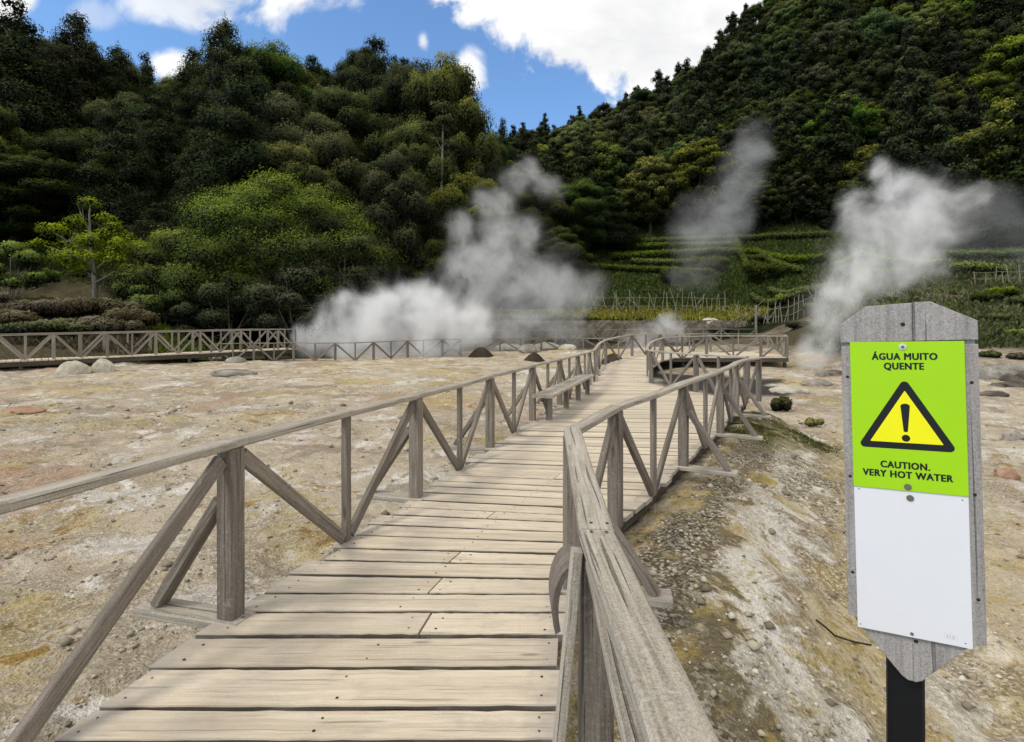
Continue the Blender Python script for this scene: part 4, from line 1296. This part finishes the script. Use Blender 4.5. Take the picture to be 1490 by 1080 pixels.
# the spreading bright trees, built branch by branch
def spreading(name, label, p, hgt, rad, seed, mat, n=26, per=420, size=.13, low=.25, dense=True, bark='bark_pale', flatk=.55, stems=4, cat='tree', csize=.255):
    r_ = np.random.default_rng(seed)
    root = empty(name, p); tag(root, label, cat)
    cl = []; paths = []
    for s_ in range(stems):
        a = 6.283 * s_ / stems + r_.random(); paths.append([((0, 0, -.4), .16 * hgt / 9), ((math.cos(a) * rad * .12, math.sin(a) * rad * .12, hgt * .2), .12 * hgt / 9), ((math.cos(a) * rad * .35, math.sin(a) * rad * .35, hgt * .5), .07 * hgt / 9), ((math.cos(a) * rad * .5, math.sin(a) * rad * .5, hgt * .78), .02)])
    for k in range(n):
        best = None
        for _ in range(14):                                        # spread the lobes over the dome
            a = r_.random() * 6.283; q = math.sqrt(r_.random()) * .95
            ztop = hgt * (1 - .52 * q ** 2.2)
            z = max(ztop - hgt * (.05 + (.60 if k % 3 == 0 else .16) * r_.random()), hgt * low)
            c3 = np.array((math.cos(a) * rad * q, math.sin(a) * rad * q, z * 1.25))
            dmin = min([np.linalg.norm(c3 - np.array((o_[0], o_[1], o_[2] * 1.25))) for o_ in cl], default=9)
            if best is None or dmin > best[0]: best = (dmin, a, q, z)
        _, a, q, z = best
        s = rad * csize * (.75 + .55 * r_.random())
        x, y = math.cos(a) * rad * q, math.sin(a) * rad * q
        cl.append((x, y, z, s * 1.15, s * 1.15, s * flatk * 1.35, .40 + .22 * (z / hgt) + .12 * r_.random()))
        b = paths[k % stems][2][0] if z > hgt * .5 else paths[k % stems][1][0]
        m_ = ((b[0] + x) / 2, (b[1] + y) / 2, (b[2] + z) / 2 - .05 * hgt)
        paths.append([(b, .045 * hgt / 9), (m_, .03 * hgt / 9), ((x, y, z), .012)])
    V, t = leaf_cloud(cl, per, size, seed, core=.6 if dense else .15, up=.45)
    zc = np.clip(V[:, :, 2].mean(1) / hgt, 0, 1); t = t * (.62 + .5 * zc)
    mesh_obj('crown', leaf_mesh('crown', V, t), M[mat], root)
    tubes_mesh('trunk', paths, M[bark], root, n=6)
    return root


def on(px, d): x = (px - CX) / F * d; return Vector((x, d, hz(x, d) - .1))


def top(px, py, d): return EYE + (HY - py) / F * d - on(px, d).z


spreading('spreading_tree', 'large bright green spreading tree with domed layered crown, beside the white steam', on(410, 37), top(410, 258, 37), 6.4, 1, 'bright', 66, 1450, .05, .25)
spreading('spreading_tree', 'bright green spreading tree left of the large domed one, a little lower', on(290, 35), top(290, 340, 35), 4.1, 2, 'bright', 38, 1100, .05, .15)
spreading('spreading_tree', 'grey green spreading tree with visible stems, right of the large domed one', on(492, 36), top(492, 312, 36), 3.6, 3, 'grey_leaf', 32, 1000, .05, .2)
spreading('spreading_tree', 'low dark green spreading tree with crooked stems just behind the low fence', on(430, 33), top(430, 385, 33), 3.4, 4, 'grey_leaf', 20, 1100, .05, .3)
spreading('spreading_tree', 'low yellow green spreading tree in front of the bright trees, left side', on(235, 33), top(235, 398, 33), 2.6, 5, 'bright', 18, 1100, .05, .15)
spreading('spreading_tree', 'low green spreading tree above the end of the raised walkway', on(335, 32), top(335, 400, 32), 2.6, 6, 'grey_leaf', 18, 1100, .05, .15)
spreading('round_bush', 'round mid green bush between the young tree and the bright trees', on(243, 37), top(243, 332, 37), 2.6, 8, 'bright', 20, 650, .07, .1, cat='bush')
spreading('round_bush', 'pale green bush at the left edge behind the dry heath', on(14, 34), top(14, 356, 34), 2.2, 9, 'bright', 18, 650, .07, .12, cat='bush')


# the young tree with visible limbs
def young_tree():
    d = 32.0; p = on(139, d); p.z = EYE + (HY - 447) / F * d
    root = empty('young_tree', p); tag(root, 'young open tree with pale bare trunk and sparse yellow green tufts', 'tree')
    k = d / F

    def L(px, py, dy=0.0): return Vector(((px - 139) * k, dy, (447 - py) * k))
    P = [[(L(139, 462), .19), (L(138, 420), .15), (L(136, 390), .11), (L(131, 350), .08), (L(130, 312), .05), (L(131, 298), .02)],
         [(L(138, 410), .10), (L(120, 395, .4), .06), (L(100, 380, .8), .03), (L(78, 372, 1), .015)],
         [(L(138, 412), .09), (L(160, 405, -.4), .05), (L(180, 396, -.7), .025)],
         [(L(136, 395), .08), (L(155, 370, .5), .05), (L(168, 348, .8), .02)],
         [(L(134, 370), .07), (L(112, 355, -.5), .04), (L(96, 342, -.9), .015)],
         [(L(132, 350), .06), (L(146, 330, .3), .03), (L(148, 318, .5), .012)],
         [(L(131, 340), .05), (L(116, 318, .3), .025), (L(108, 306, .4), .01)],
         [(L(138, 400), .06), (L(150, 392, -1), .04), (L(152, 372, -1.3), .015)],
         [(L(136, 385), .06), (L(118, 372, -.9), .035), (L(90, 362, -1.2), .015)]]
    for _ in range(26):
        b = random.choice(P[1:9]); q = b[-2][0]; P.append([(q, .022), (q + Vector((random.uniform(-.7, .7), random.uniform(-.7, .7), random.uniform(.1, .8))), .006)])
    tubes_mesh('trunk', P, M['bark_pale'], root, n=6)
    cl = []
    for (px, py, dy, w, hh) in ((131, 297, 0, 13, 6), (147, 320, .4, 15, 7), (98, 341, -.9, 20, 7), (80, 362, -1, 14, 6), (76, 376, .9, 16, 7), (108, 378, .7, 28, 12), (112, 396, .6, 24, 10), (168, 346, .8, 14, 8), (150, 345, .2, 14, 8), (182, 362, -.6, 12, 8), (165, 358, .5, 18, 9), (142, 356, -.6, 16, 9), (160, 332, .3, 13, 7), (116, 326, -.2, 13, 7), (118, 352, .6, 18, 9), (100, 362, .3, 18, 9), (135, 378, .8, 16, 8), (172, 372, -.2, 16, 9), (152, 382, -1.1, 10, 8), (120, 382, -1, 22, 10), (180, 385, -.7, 14, 9), (88, 384, 1, 14, 6)):
        c = L(px, py, dy); cl.append((c.x, c.y, c.z, w * k, w * k, hh * k, .7 + .2 * random.random()))
    V, t = leaf_cloud([(a, b, c, d_ * 1.15, e * 1.15, f_ * 1.7, g_) for (a, b, c, d_, e, f_, g_) in cl], 420, .055, 77, core=.2, up=.5)
    mesh_obj('crown', leaf_mesh('crown', V, t), M['bright'], root)


young_tree()
# slender bare trunk that stands in front of the wood
d = 47.0; p = on(643, d)
rt = empty('slender_tree', p); tag(rt, 'very tall slender pale trunk with a thin crown, in front of the dark wood', 'tree')
hh = top(643, 150, d)
tubes_mesh('trunk', [[((0, 0, -.4), .16), ((.05, 0, hh * .3), .14), ((-.02, 0, hh * .6), .11), ((.08, 0, hh * .85), .08), ((.05, 0, hh), .03)], [((.05, 0, hh * .7), .04), ((.9, .3, hh * .78), .015)], [((.03, 0, hh * .78), .04), ((-.9, -.2, hh * .86), .015)]], M['bark_pale'], rt)
V, t = leaf_cloud([(.8, .3, hh * .8, .9, .8, .5, .5), (-.9, -.2, hh * .88, .9, .8, .5, .5), (.1, 0, hh * .97, 1.1, 1, .6, .5), (.4, -.5, hh * .9, .9, .9, .5, .4), (-.3, .5, hh * .82, .8, .8, .4, .4)], 160, .14, 5, core=.1)
mesh_obj('crown', leaf_mesh('crown', V, t), M['olive'], rt)


# bushes: one crown mesh and one short stem each
def bush(name, label, p, w, hgt, mat, seed, n=9, per=260, size=.06, cat='bush', group=None):
    r_ = np.random.default_rng(seed); cl = []
    for k in range(n):
        a = r_.random() * 6.28; q = math.sqrt(r_.random()) * .7; s = (.36 + .2 * r_.random())
        cl.append((math.cos(a) * q * w, math.sin(a) * q * w * .7, hgt * (.35 + .35 * r_.random() * (1 - q * .6)), s * w * .8, s * w * .7, s * hgt * .75, .3 + .5 * r_.random()))
    V, t = leaf_cloud(cl, per, size, seed, core=.8, up=.5)
    root = empty(name, p); tag(root, label, cat, group)
    mesh_obj('foliage', leaf_mesh('foliage', V, t), M[mat], root)
    tubes_mesh('stem', [[((0, 0, -.1), .03 * w + .01), ((.05 * w, 0, hgt * .5), .015 * w + .004)]], M['bark'], root, n=5)
    return root


bush('round_bush', 'small round dark green bush on the mossy rise beside the right railing', ground_pt(1136, 598), .30, .40, 'broad', 31, 9, 300, .045)
bush('grass_tuft', 'yellow green tuft on the crest of the mound, right of the dark bush', ground_pt(1184, 622), .22, .2, 'grass', 32, 8, 300, .02, cat='grass tuft')
# dry heath on the left rise
HE = [(10, 470, 1.6, .9), (62, 455, 1.8, 1.0), (110, 452, 1.6, 1.0), (160, 455, 1.5, 1.1), (190, 468, 1.2, 1.0), (40, 482, 1.6, .7), (92, 480, 1.6, .7), (135, 478, 1.4, .8), (178, 482, 1.0, .8), (-25, 460, 1.8, 1.1)]
HL = ['dry brown heath bush at the left edge above the raised walkway', 'dry brown heath bush left of the young tree', 'tan heath bush just left of the young trunk', 'dry heath bush at the foot of the young tree, right side', 'greyish heath bush at the right end of the dry rise', 'low olive heath bush in front of the rise, left', 'low olive heath bush in front of the rise, middle', 'low brown heath bush below the young tree', 'low grey heath bush beside the spreading trees', 'dry heath bush cut by the left edge']
for k, ((px, py, w, hh), lb) in enumerate(zip(HE, HL)):
    p = ground_pt(px, py + 8) if px > -20 else on(px, 31)
    bush('heath_bush', lb, p, w, hh, 'dry' if k not in (5, 6) else 'olive', 60 + k, 12, 330, .07)


# grass strip on top of the retaining wall, and low plants of the far slopes
def cover(name, label, n, sampler, mat, size, hgt, seed):
    r_ = np.random.default_rng(seed); P = []
    xs, ys = sampler(r_, n)
    zs = H(xs, ys); k = len(xs)
    a = r_.random(k) * 6.28; s = size * (.5 + r_.random(k)); hh = hgt * (.4 + .9 * r_.random(k))
    dx, dy = np.cos(a) * s, np.sin(a) * s
    lx, ly = r_.normal(size=k) * hh * .5, r_.normal(size=k) * hh * .5
    V = np.stack([np.stack([xs - dx, ys - dy, zs - .03], 1), np.stack([xs + dx, ys + dy, zs - .03], 1), np.stack([xs + dx * .6 + lx, ys + dy * .6 + ly, zs + hh], 1), np.stack([xs - dx * .6 + lx, ys - dy * .6 + ly, zs + hh * .9], 1)], 1)
    o = mesh_obj(name, leaf_mesh(name, V, .35 + .6 * r_.random(k)), M[mat]); tag(o, label, 'grass', kind='stuff')


def samp_wall(r_, n):
    y = 44.7 + 4 * r_.random(n); px = 690 + 430 * r_.random(n); return (px - CX) / F * y, y


def samp_right(r_, n):
    y = 23 + 26 * r_.random(n) ** 1.2; px = 1180 + 560 * r_.random(n)
    x = (px - CX) / F * y; k = hills_z(x, y) > .7 + fbm(x, y, .6, 3) * 1.5
    return x[k], y[k]


def samp_slope(r_, n):
    y = 48 + 26 * r_.random(n); px = 840 + 480 * r_.random(n); return (px - CX) / F * y, y


def samp_left(r_, n):
    y = 24 + 9 * r_.random(n); px = 215 + 230 * r_.random(n); x = (px - CX) / F * y; k = hills_z(x, y) > .12
    return x[k], y[k]


cover('grass', 'yellow green grass strip growing on top of the brown retaining wall', 6000, samp_wall, 'grass', .05, .3, 1)
cover('undergrowth', 'mixed olive undergrowth covering the bank behind the right basin', 26000, samp_right, 'grey_leaf', .06, .24, 2)
cover('undergrowth', 'low green undergrowth between the terraced hedges', 26000, samp_slope, 'conifer', .07, .24, 3)
def samp_moss(r_, n):
    c = np.array([(5.45, 11.6, .55, .6), (4.5, 10.4, .35, .7), (5.6, 10.6, .5, .45), (6.0, 10.9, .35, .5), (4.0, 9.4, .25, .5)])
    i = r_.integers(0, 5, n); x = c[i, 0] + r_.normal(size=n) * c[i, 2] * .5; y = c[i, 1] + r_.normal(size=n) * c[i, 3] * .5
    k = (x > XR(y) + .05) & (fbm(x, y, 3, 3) > -.05)
    return x[k], y[k]


cover('moss', 'olive moss and short grass on the mound crest beside the right railing', 7000, samp_moss, 'olive', .008, .018, 5)
def samp_heath(r_, n):
    y = 24 + 13 * r_.random(n); px = -260 + 480 * r_.random(n); x = (px - CX) / F * y; k = hills_z(x, y) > .5
    return x[k], y[k]


cover('undergrowth', 'dry brown heath growing over the rise behind the raised walkway', 26000, samp_heath, 'dry', .05, .22, 6)
cover('grass', 'bright grass behind the end of the raised walkway', 5000, samp_left, 'hedge', .04, .22, 4)

BU = [(1436, 440, 1.3, 1.0, 'broad', 'dark bush on the right bank close to the sign'), (1460, 432, 1.2, .9, 'bright', 'bright green bush high on the right bank'), (1484, 446, 1.0, .9, 'olive', 'olive bush at the right edge of the bank'), (1450, 468, 1.0, .8, 'olive', 'brownish olive bush in the middle of the right bank'),
      (1476, 488, .8, .6, 'bright', 'yellow green bush low on the right bank'), (1440, 496, .6, .4, 'hedge', 'small lime bush low on the right bank, nearer the sign'), (1442, 520, .8, .5, 'olive', 'low mossy bush just above the ledge rocks'), (1480, 522, .8, .5, 'dry', 'brown bush just above the ledge rocks at the right edge'),
      (1140, 440, .9, .8, 'bright', 'yellow green bush behind the stick fence, near the steam jet'), (1185, 455, 1.0, .9, 'broad', 'dark bush beside the steam jet'), (1110, 470, 1.0, .7, 'dry', 'dry brush heap behind the platform railing'), (1160, 478, 1.0, .7, 'olive', 'olive brush behind the platform corner post'),
      (985, 412, 1.3, 1.4, 'broad', 'dark shrub behind the middle of the stick fence'), (1030, 398, 1.6, 1.6, 'broad', 'tall dark shrub between the hedge rows, left of the downhill hedge'),
      (1115, 410, 1.9, 1.9, 'broad', 'round dark shrub right of the downhill hedge'), (870, 425, 1.3, 1.2, 'olive', 'olive shrub at the left end of the stick fence'), 
      (1290, 455, 1.2, 1.0, 'broad', 'dark bush behind the steam, left of the sign'), (1260, 475, .9, .7, 'olive', 'olive bush behind the top of the sign')]
for k, (px, py, w, hh, mt, lb) in enumerate(BU):
    p = ground_pt(px, py, -.05); s = max(.6, p.y / 45)
    bush('round_bush' if mt != 'dry' else 'brush_heap', lb, p, w * s, hh * s, mt, 90 + k, 11, 300, .045 * s + .02)


# hedge rows along the terraces
def hedge(label, pts, w=.7, hgt=.9, mat='hedge', seed=1):
    G = [hit(px, py, 40) for px, py in pts]
    root_p = G[0]; cl = []
    for a, b in zip(G[:-1], G[1:]):
        n = max(2, int((b - a).length / .22))
        for i in range(n):
            p = a.lerp(b, i / n); z = hz(p.x, p.y)
            cl.append((p.x - root_p.x, p.y - root_p.y + random.uniform(-.06, .06), z - root_p.z + hgt * .4, .42, w * .6, hgt * .55, .75 + random.uniform(-.12, .15)))
    V, t = leaf_cloud(cl, 60, .07, seed, core=1.0, up=.8)
    zt = V[:, :, 2].mean(1)
    o = mesh_obj('hedge_row', leaf_mesh('hedge_row', V, t), M[mat], None, root_p)
    tag(o, label, 'hedge')


HD = [('topmost long clipped hedge row across the terraces', [(890, 361), (960, 356), (1049, 353), (1120, 350), (1205, 348)], 1.0),
      ('second hedge row from the top of the terraces', [(893, 366), (980, 364), (1066, 362)], 1.0),
      ('third hedge row, the long one crossed by the downhill hedge', [(892, 382), (975, 376), (1043, 373), (1100, 376), (1200, 383)], 1.1),
      ('fourth hedge row from the top, left of the downhill hedge', [(920, 388), (990, 388), (1060, 386)], .9),
      ('lowest left hedge row above the stick fence', [(848, 393), (938, 398), (1040, 402)], .9),
      ('hedge running straight downhill between the terraces', [(1071, 356), (1076, 372), (1084, 388), (1087, 398)], 1.0),
      ('hedge row bending over the round dark shrub', [(1088, 384), (1112, 381), (1135, 392), (1165, 402)], 1.0),
      ('low hedge row behind the stick fence, near the steam jet', [(1095, 438), (1150, 441), (1215, 444)], .8),
      ('hedge row above the low one near the steam jet', [(1120, 428), (1190, 430)], .8),
      ('upper hedge row behind the right steam, beside the sign', [(1380, 378), (1440, 378), (1500, 376)], .9),
      ('second hedge row right of the sign top', [(1385, 405), (1465, 404)], .9),
      ('hedge row crossing behind the right steam', [(1215, 395), (1300, 390), (1370, 392)], .9),
      ('hedge row low behind the steam jet', [(1230, 425), (1320, 420)], .8)]
for k, (lb, pts, hh) in enumerate(HD): hedge(lb, pts, .75, hh * .95, 'hedge', 700 + k)


# retaining wall
def wall():
    import bmesh
    a, b = (690, 1085)
    V = []; Fc = []; n = 120
    base = None
    pts = []
    for i in range(n + 1):
        px = a + (b - a) * i / n; y = 44.0; x = (px - CX) / F * y
        pts.append((x, y, .4, 2.35 + .12 * float(fbm(x, y, .8, 3))))
    x0 = pts[0][0]
    m_ = 10
    for (x, y, z0, z1) in pts:
        for j in range(m_ + 1):
            q = j / m_; V.append((x - x0, y - 44.0 - .25 + .22 * q + float(fbm(x, q * 2, 2.5, 3)) * .25, z0 + (z1 - z0) * q))
        V.append((x - x0, .6, z1))
    r_ = m_ + 2
    for i in range(n):
        for j in range(m_ + 1): Fc.append((i * r_ + j, (i + 1) * r_ + j, (i + 1) * r_ + j + 1, i * r_ + j + 1))
    o = poly_mesh('retaining_wall', V, Fc, M['wall'], None, (x0, 44.0, 0), False)
    tag(o, 'brown earth and stone retaining wall behind the distant fence', 'wall')


wall()


# stick fence of canes
def stick_fence(label, pts, step, seed, hgt=2.0):
    r_ = np.random.default_rng(seed); G = [hit(px, py, 38) for px, py in pts]
    root = empty('stick_fence', G[0]); tag(root, label, 'fence')
    k = 0
    for a, b in zip(G[:-1], G[1:]):
        n = max(2, int((b - a).length / step))
        for i in range(n):
            p = a.lerp(b, (i + r_.random() * .6) / n); z = hz(p.x, p.y)
            h_ = hgt * (.7 + .5 * r_.random()); lean = r_.normal() * .12 if r_.random() < .6 else r_.normal() * .5
            p0 = Vector((p.x, p.y, z - .1)); p1 = p0 + Vector((lean * h_, r_.normal() * .1, h_))
            o = tubes_mesh('cane', [[(p0 - Vector(root.location), .028 + .02 * r_.random()), (p1 - Vector(root.location), .018)]], M['stick'], root, n=5)
            k += 1
        for zz in (.55, 1.15):
            a2 = Vector((a.x, a.y, hz(a.x, a.y) + hgt * zz * .6)); b2 = Vector((b.x, b.y, hz(b.x, b.y) + hgt * zz * .6))
            tubes_mesh('cross_cane', [[(a2 - Vector(root.location), .018), ((a2.lerp(b2, .5) + Vector((0, 0, -.06))) - Vector(root.location), .018), (b2 - Vector(root.location), .018)]], M['stick'], root, n=5)


stick_fence('long fence of thin pale canes on the grass above the retaining wall', [(868, 456), (920, 457), (990, 456), (1058, 458)], .34, 3)
stick_fence('tangled cane fence between the wall and the steam jet', [(1062, 462), (1105, 472), (1150, 474), (1200, 470), (1235, 476)], .42, 4, 1.6)
stick_fence('thin crossed cane fence on the bank right of the sign', [(1415, 478), (1455, 480), (1495, 482)], .5, 6, 1.2)
p = hit(1100, 484, 25)
rt = empty('fence_post', p); tag(rt, 'thick pale fence post standing behind the platform railing', 'post')
tubes_mesh('post', [[((0, 0, -.3), .10), ((0, 0, 2.0), .09), ((0, 0, 2.02), .02)]], M['bark_pale'], rt, n=8)
# buried pipe on the slope beside the sign
p0, p1, p2, p3 = ground_pt(1188, 912, .012), ground_pt(1215, 930, .02), ground_pt(1240, 938, .02), ground_pt(1268, 940, .0)
o = tubes_mesh('twig', [[(q - p0, .007) for q in (p0, p0.lerp(p1, .5) + Vector((0, 0, .004)), p1, p2, p3)]], M['bark'], None, p0, 6); tag(o, 'thin dark curved twig lying on the pale slope left of the sign', 'twig')

# ------------------------------------------------------------------ steam
def steam(label, blobs, d, dens, nscale, seed, thr=.12, soft=.55, amp=1.1, squash=.8, grp=None):
    import bmesh
    C = []
    for (px, py, rp, *dy) in blobs:
        p = at(px, py, d + (dy[0] if dy else 0)); C.append((p, rp * d / F))
    bm = bmesh.new()
    for p, r in C:
        bmesh.ops.create_icosphere(bm, subdivisions=2, radius=r * 1.12, matrix=Matrix.Translation(p))
    me = bpy.data.meshes.new('steam_source'); bm.to_mesh(me); bm.free()
    so = bpy.data.objects.new('steam_source', me); col.objects.link(so)
    md = so.modifiers.new('union', 'REMESH'); md.mode = 'VOXEL'; md.voxel_size = max(.12, min(r for _, r in C) * .3)
    bpy.context.view_layer.update()
    hull = bpy.data.meshes.new_from_object(so.evaluated_get(bpy.context.evaluated_depsgraph_get()))
    bpy.data.objects.remove(so); hull.name = 'steam_plume'
    m, N = newmat('steam_vapour')
    pos = N.n('ShaderNodeTexCoord').outputs['Object']
    nz = N.n('ShaderNodeTexNoise', {'Scale': nscale * .6, 'Detail': 2.0}); N.link(pos, nz.inputs['Vector'])
    wv = N.n('ShaderNodeVectorMath', {0: nz.outputs['Color'], 1: (.5, .5, .5)}, operation='SUBTRACT').outputs[0]
    wv = N.n('ShaderNodeVectorMath', {0: wv, 'Scale': 1.3 / nscale}, operation='SCALE').outputs[0]
    pw = N.n('ShaderNodeVectorMath', {0: pos, 1: wv}, operation='ADD').outputs[0]
    tot = None
    for p, r in C:
        dist = N.n('ShaderNodeVectorMath', {0: pw, 1: tuple(p)}, operation='DISTANCE').outputs['Value']
        v = N.math('MULTIPLY', N.math('SUBTRACT', 1.0, N.math('DIVIDE', dist, r)), 1.3, clamp=True)
        tot = v if tot is None else N.math('SMOOTH_MAX', tot, v, .3)
    n = N.noise(N.mapv(pw, (1, 1, .85), (seed * 7, seed * 3, 0)), nscale * .95, 6, .62, .0)
    e = N.math('ADD', tot, N.math('MULTIPLY', N.math('SUBTRACT', n, .5), amp * .9))
    sh = N.math('MULTIPLY', N.band(e, thr, thr + soft), N.band(tot, .0, .6))
    n3 = N.noise(N.mapv(pw, (1, 1, .9), (seed * 3, 9, seed)), nscale * 2.6, 4, .6, .0)
    f = N.math('MULTIPLY', sh, N.math('ADD', .12, N.math('MULTIPLY', N.band(N.math('ADD', N.math('MULTIPLY', n, .62), N.math('MULTIPLY', n3, .38)), .38, .62), 1.35)))
    vol = N.n('ShaderNodeVolumePrincipled', {'Color': (.99, .985, .98, 1), 'Density': N.math('MULTIPLY', f, dens), 'Anisotropy': -.15})
    N.out(None, vol.outputs[0])
    hull.materials.clear()
    o = mesh_obj('steam_plume', hull, m); tag(o, label, 'steam')
    return o


steam('dense white bank of steam drifting low behind the braced fence', [(440, 490, 34), (465, 492, 42), (505, 478, 62), (555, 468, 76, .3), (610, 462, 76, .6), (655, 478, 64, .8), (560, 508, 58, -.2), (505, 508, 52), (620, 508, 52), (452, 510, 36), (690, 470, 50, .8)], 30.5, 1.0, .60, 1, soft=.8, amp=1.2)
steam('tall grey plume of steam rising in front of the dark wood, above the earth mounds', [(640, 460, 66), (695, 440, 78), (682, 385, 66), (666, 342, 42), (735, 405, 76), (795, 425, 74), (848, 432, 50), (728, 345, 56), (722, 300, 44), (748, 262, 40), (772, 246, 30), (798, 272, 34), (755, 470, 60), (825, 470, 50), (700, 482, 54), (765, 350, 44)], 36.0, .25, .46, 2, amp=1.5, soft=.9)
steam('strong white jet of steam behind the warning sign', [(1184, 524, 30), (1190, 500, 42), (1206, 462, 52), (1226, 425, 60), (1250, 388, 66), (1280, 345, 72), (1325, 318, 68), (1370, 308, 58), (1408, 294, 36), (1310, 275, 52), (1265, 300, 46), (1290, 240, 32), (1330, 365, 66), (1380, 345, 48), (1300, 395, 44)], 24.0, .60, .66, 3, amp=1.45, soft=.85)
steam('thin veil of steam high before the right hillside', [(1010, 400, 52), (1022, 345, 62), (1045, 300, 60), (1072, 258, 52), (1098, 218, 40), (1116, 190, 28), (1060, 320, 46)], 50.0, .085, .30, 4, amp=1.5, soft=1.0)
steam('faint wisp of steam drifting beyond the strong jet, at the right edge', [(1430, 350, 60), (1475, 345, 62), (1515, 340, 60), (1450, 310, 46)], 34.0, .05, .36, 5, amp=1.1, soft=1.0)
steam('small puff of steam above the curved railing', [(950, 486, 28), (970, 478, 32), (985, 484, 26)], 36.0, .42, .7, 6, soft=.8)
steam('pale haze of steam on the ground behind the curved railing', [(915, 506, 28), (935, 498, 30), (900, 512, 20)], 32.0, .28, .7, 7, soft=.8)

# ------------------------------------------------------------------ sky
SUN_EL, SUN_AZ = R(50), R(236)          # azimuth clockwise from +Y
w = bpy.data.worlds.new('World'); sc.world = w; w.use_nodes = True
N = NT(w)
skyt = N.n('ShaderNodeTexSky', sky_type='NISHITA'); skyt.sun_disc = False; skyt.sun_elevation = SUN_EL; skyt.sun_rotation = SUN_AZ
skyt.altitude = 300; skyt.air_density = 1.0; skyt.dust_density = .6; skyt.ozone_density = 1.5
dirv = N.n('ShaderNodeTexCoord').outputs['Generated']
sx = N.n('ShaderNodeSeparateXYZ', {0: dirv})
yy = N.math('MAXIMUM', N.math('ABSOLUTE', sx.outputs[1]), .08)
u = N.math('DIVIDE', sx.outputs[0], yy); v = N.math('DIVIDE', sx.outputs[2], yy)
uvw = N.n('ShaderNodeCombineXYZ', {0: u, 1: v, 2: sx.outputs[1]}).outputs[0]
n1 = N.noise(uvw, 7.0, 8, .56, .35)
n2 = N.noise(N.mapv(uvw, (1, 1.6, 1), (4, 2, 0)), 4.0, 5, .55, .2)
puff = N.math('SUBTRACT', n1, .5)
line = N.math('SUBTRACT', N.math('ADD', v, N.math('MULTIPLY', u, .549)), .520)
f = N.math('ADD', line, N.math('MULTIPLY', puff, .34))
big = N.band(f, -.004, .035)


def blob(px, py, rx, ry, k=1.0):
    du = N.math('DIVIDE', N.math('SUBTRACT', u, (px - CX) / F), rx / F); dv = N.math('DIVIDE', N.math('SUBTRACT', v, (HY - py) / F), ry / F)
    r2_ = N.math('SQRT', N.math('ADD', N.math('MULTIPLY', du, du), N.math('MULTIPLY', dv, dv)))
    g_ = N.math('ADD', N.math('SUBTRACT', 1.0, r2_), N.math('MULTIPLY', puff, 3.2))
    return N.math('MULTIPLY', N.band(g_, .0, .75), k)


tot = big
for b in ((440, -8, 90, 52), (270, 0, 110, 34, .8), (10, -5, 60, 34), (246, 96, 34, 24), (615, 58, 14, 22, .8), (680, 100, 24, 36, .9), (330, -20, 120, 40, .7), (120, 20, 60, 30, .35), (980, 130, 40, 30, .6)):
    tot = N.math('MAXIMUM', tot, blob(*b))
gen = N.math('MULTIPLY', N.band(N.noise(dirv, 2.6, 5, .55), .47, .62), N.band(N.math('SUBTRACT', .15, sx.outputs[1]), .0, .3))   # broken cloud over the rest of the sky
tot = N.math('MAXIMUM', tot, gen)
cl = N.ramp(N.math('ADD', N.math('MULTIPLY', n2, .7), N.math('MULTIPLY', n1, .3)), [(.34, (8.2, 8.25, 8.4)), (.52, (10.5, 10.5, 10.5)), (.7, (11.5, 11.5, 11.4))])
blue = N.mix(1.0, skyt.outputs[0], (1.5, 1.9, 2.2), 'MULTIPLY')
c = N.mix(tot, blue, cl)
bg = N.n('ShaderNodeBackground', {'Color': c, 'Strength': .1})
o = N.t.nodes.new('ShaderNodeOutputWorld'); N.link(bg.outputs[0], o.inputs[0])

sd = bpy.data.lights.new('sun', 'SUN'); sd.energy = 2.1; sd.angle = R(15); sd.color = (1, .93, .82)
so = bpy.data.objects.new('sun', sd); col.objects.link(so)
sdir = Vector((math.sin(SUN_AZ) * math.cos(SUN_EL), math.cos(SUN_AZ) * math.cos(SUN_EL), math.sin(SUN_EL)))
so.rotation_euler = sdir.to_track_quat('Z', 'Y').to_euler(); so.location = (4, -6, 12)

# ------------------------------------------------------------------ camera and render
cam = bpy.data.cameras.new('camera'); cam.sensor_width = 36; cam.lens = 36 * F / 1490; cam.shift_y = -60 / 1490
cam.clip_start = .05; cam.clip_end = 1500
co = bpy.data.objects.new('camera', cam); col.objects.link(co); co.location = (0, 0, EYE); co.rotation_euler = (R(90), 0, 0)
sc.camera = co
sc.view_settings.view_transform = 'Standard'; sc.view_settings.look = 'None'; sc.view_settings.exposure = 0
sc.cycles.max_bounces = 5; sc.cycles.diffuse_bounces = 3; sc.cycles.volume_bounces = 3; sc.cycles.transmission_bounces = 3
sc.cycles.volume_step_rate = 1.0; sc.cycles.volume_max_steps = 160
sc.cycles.use_denoising = True
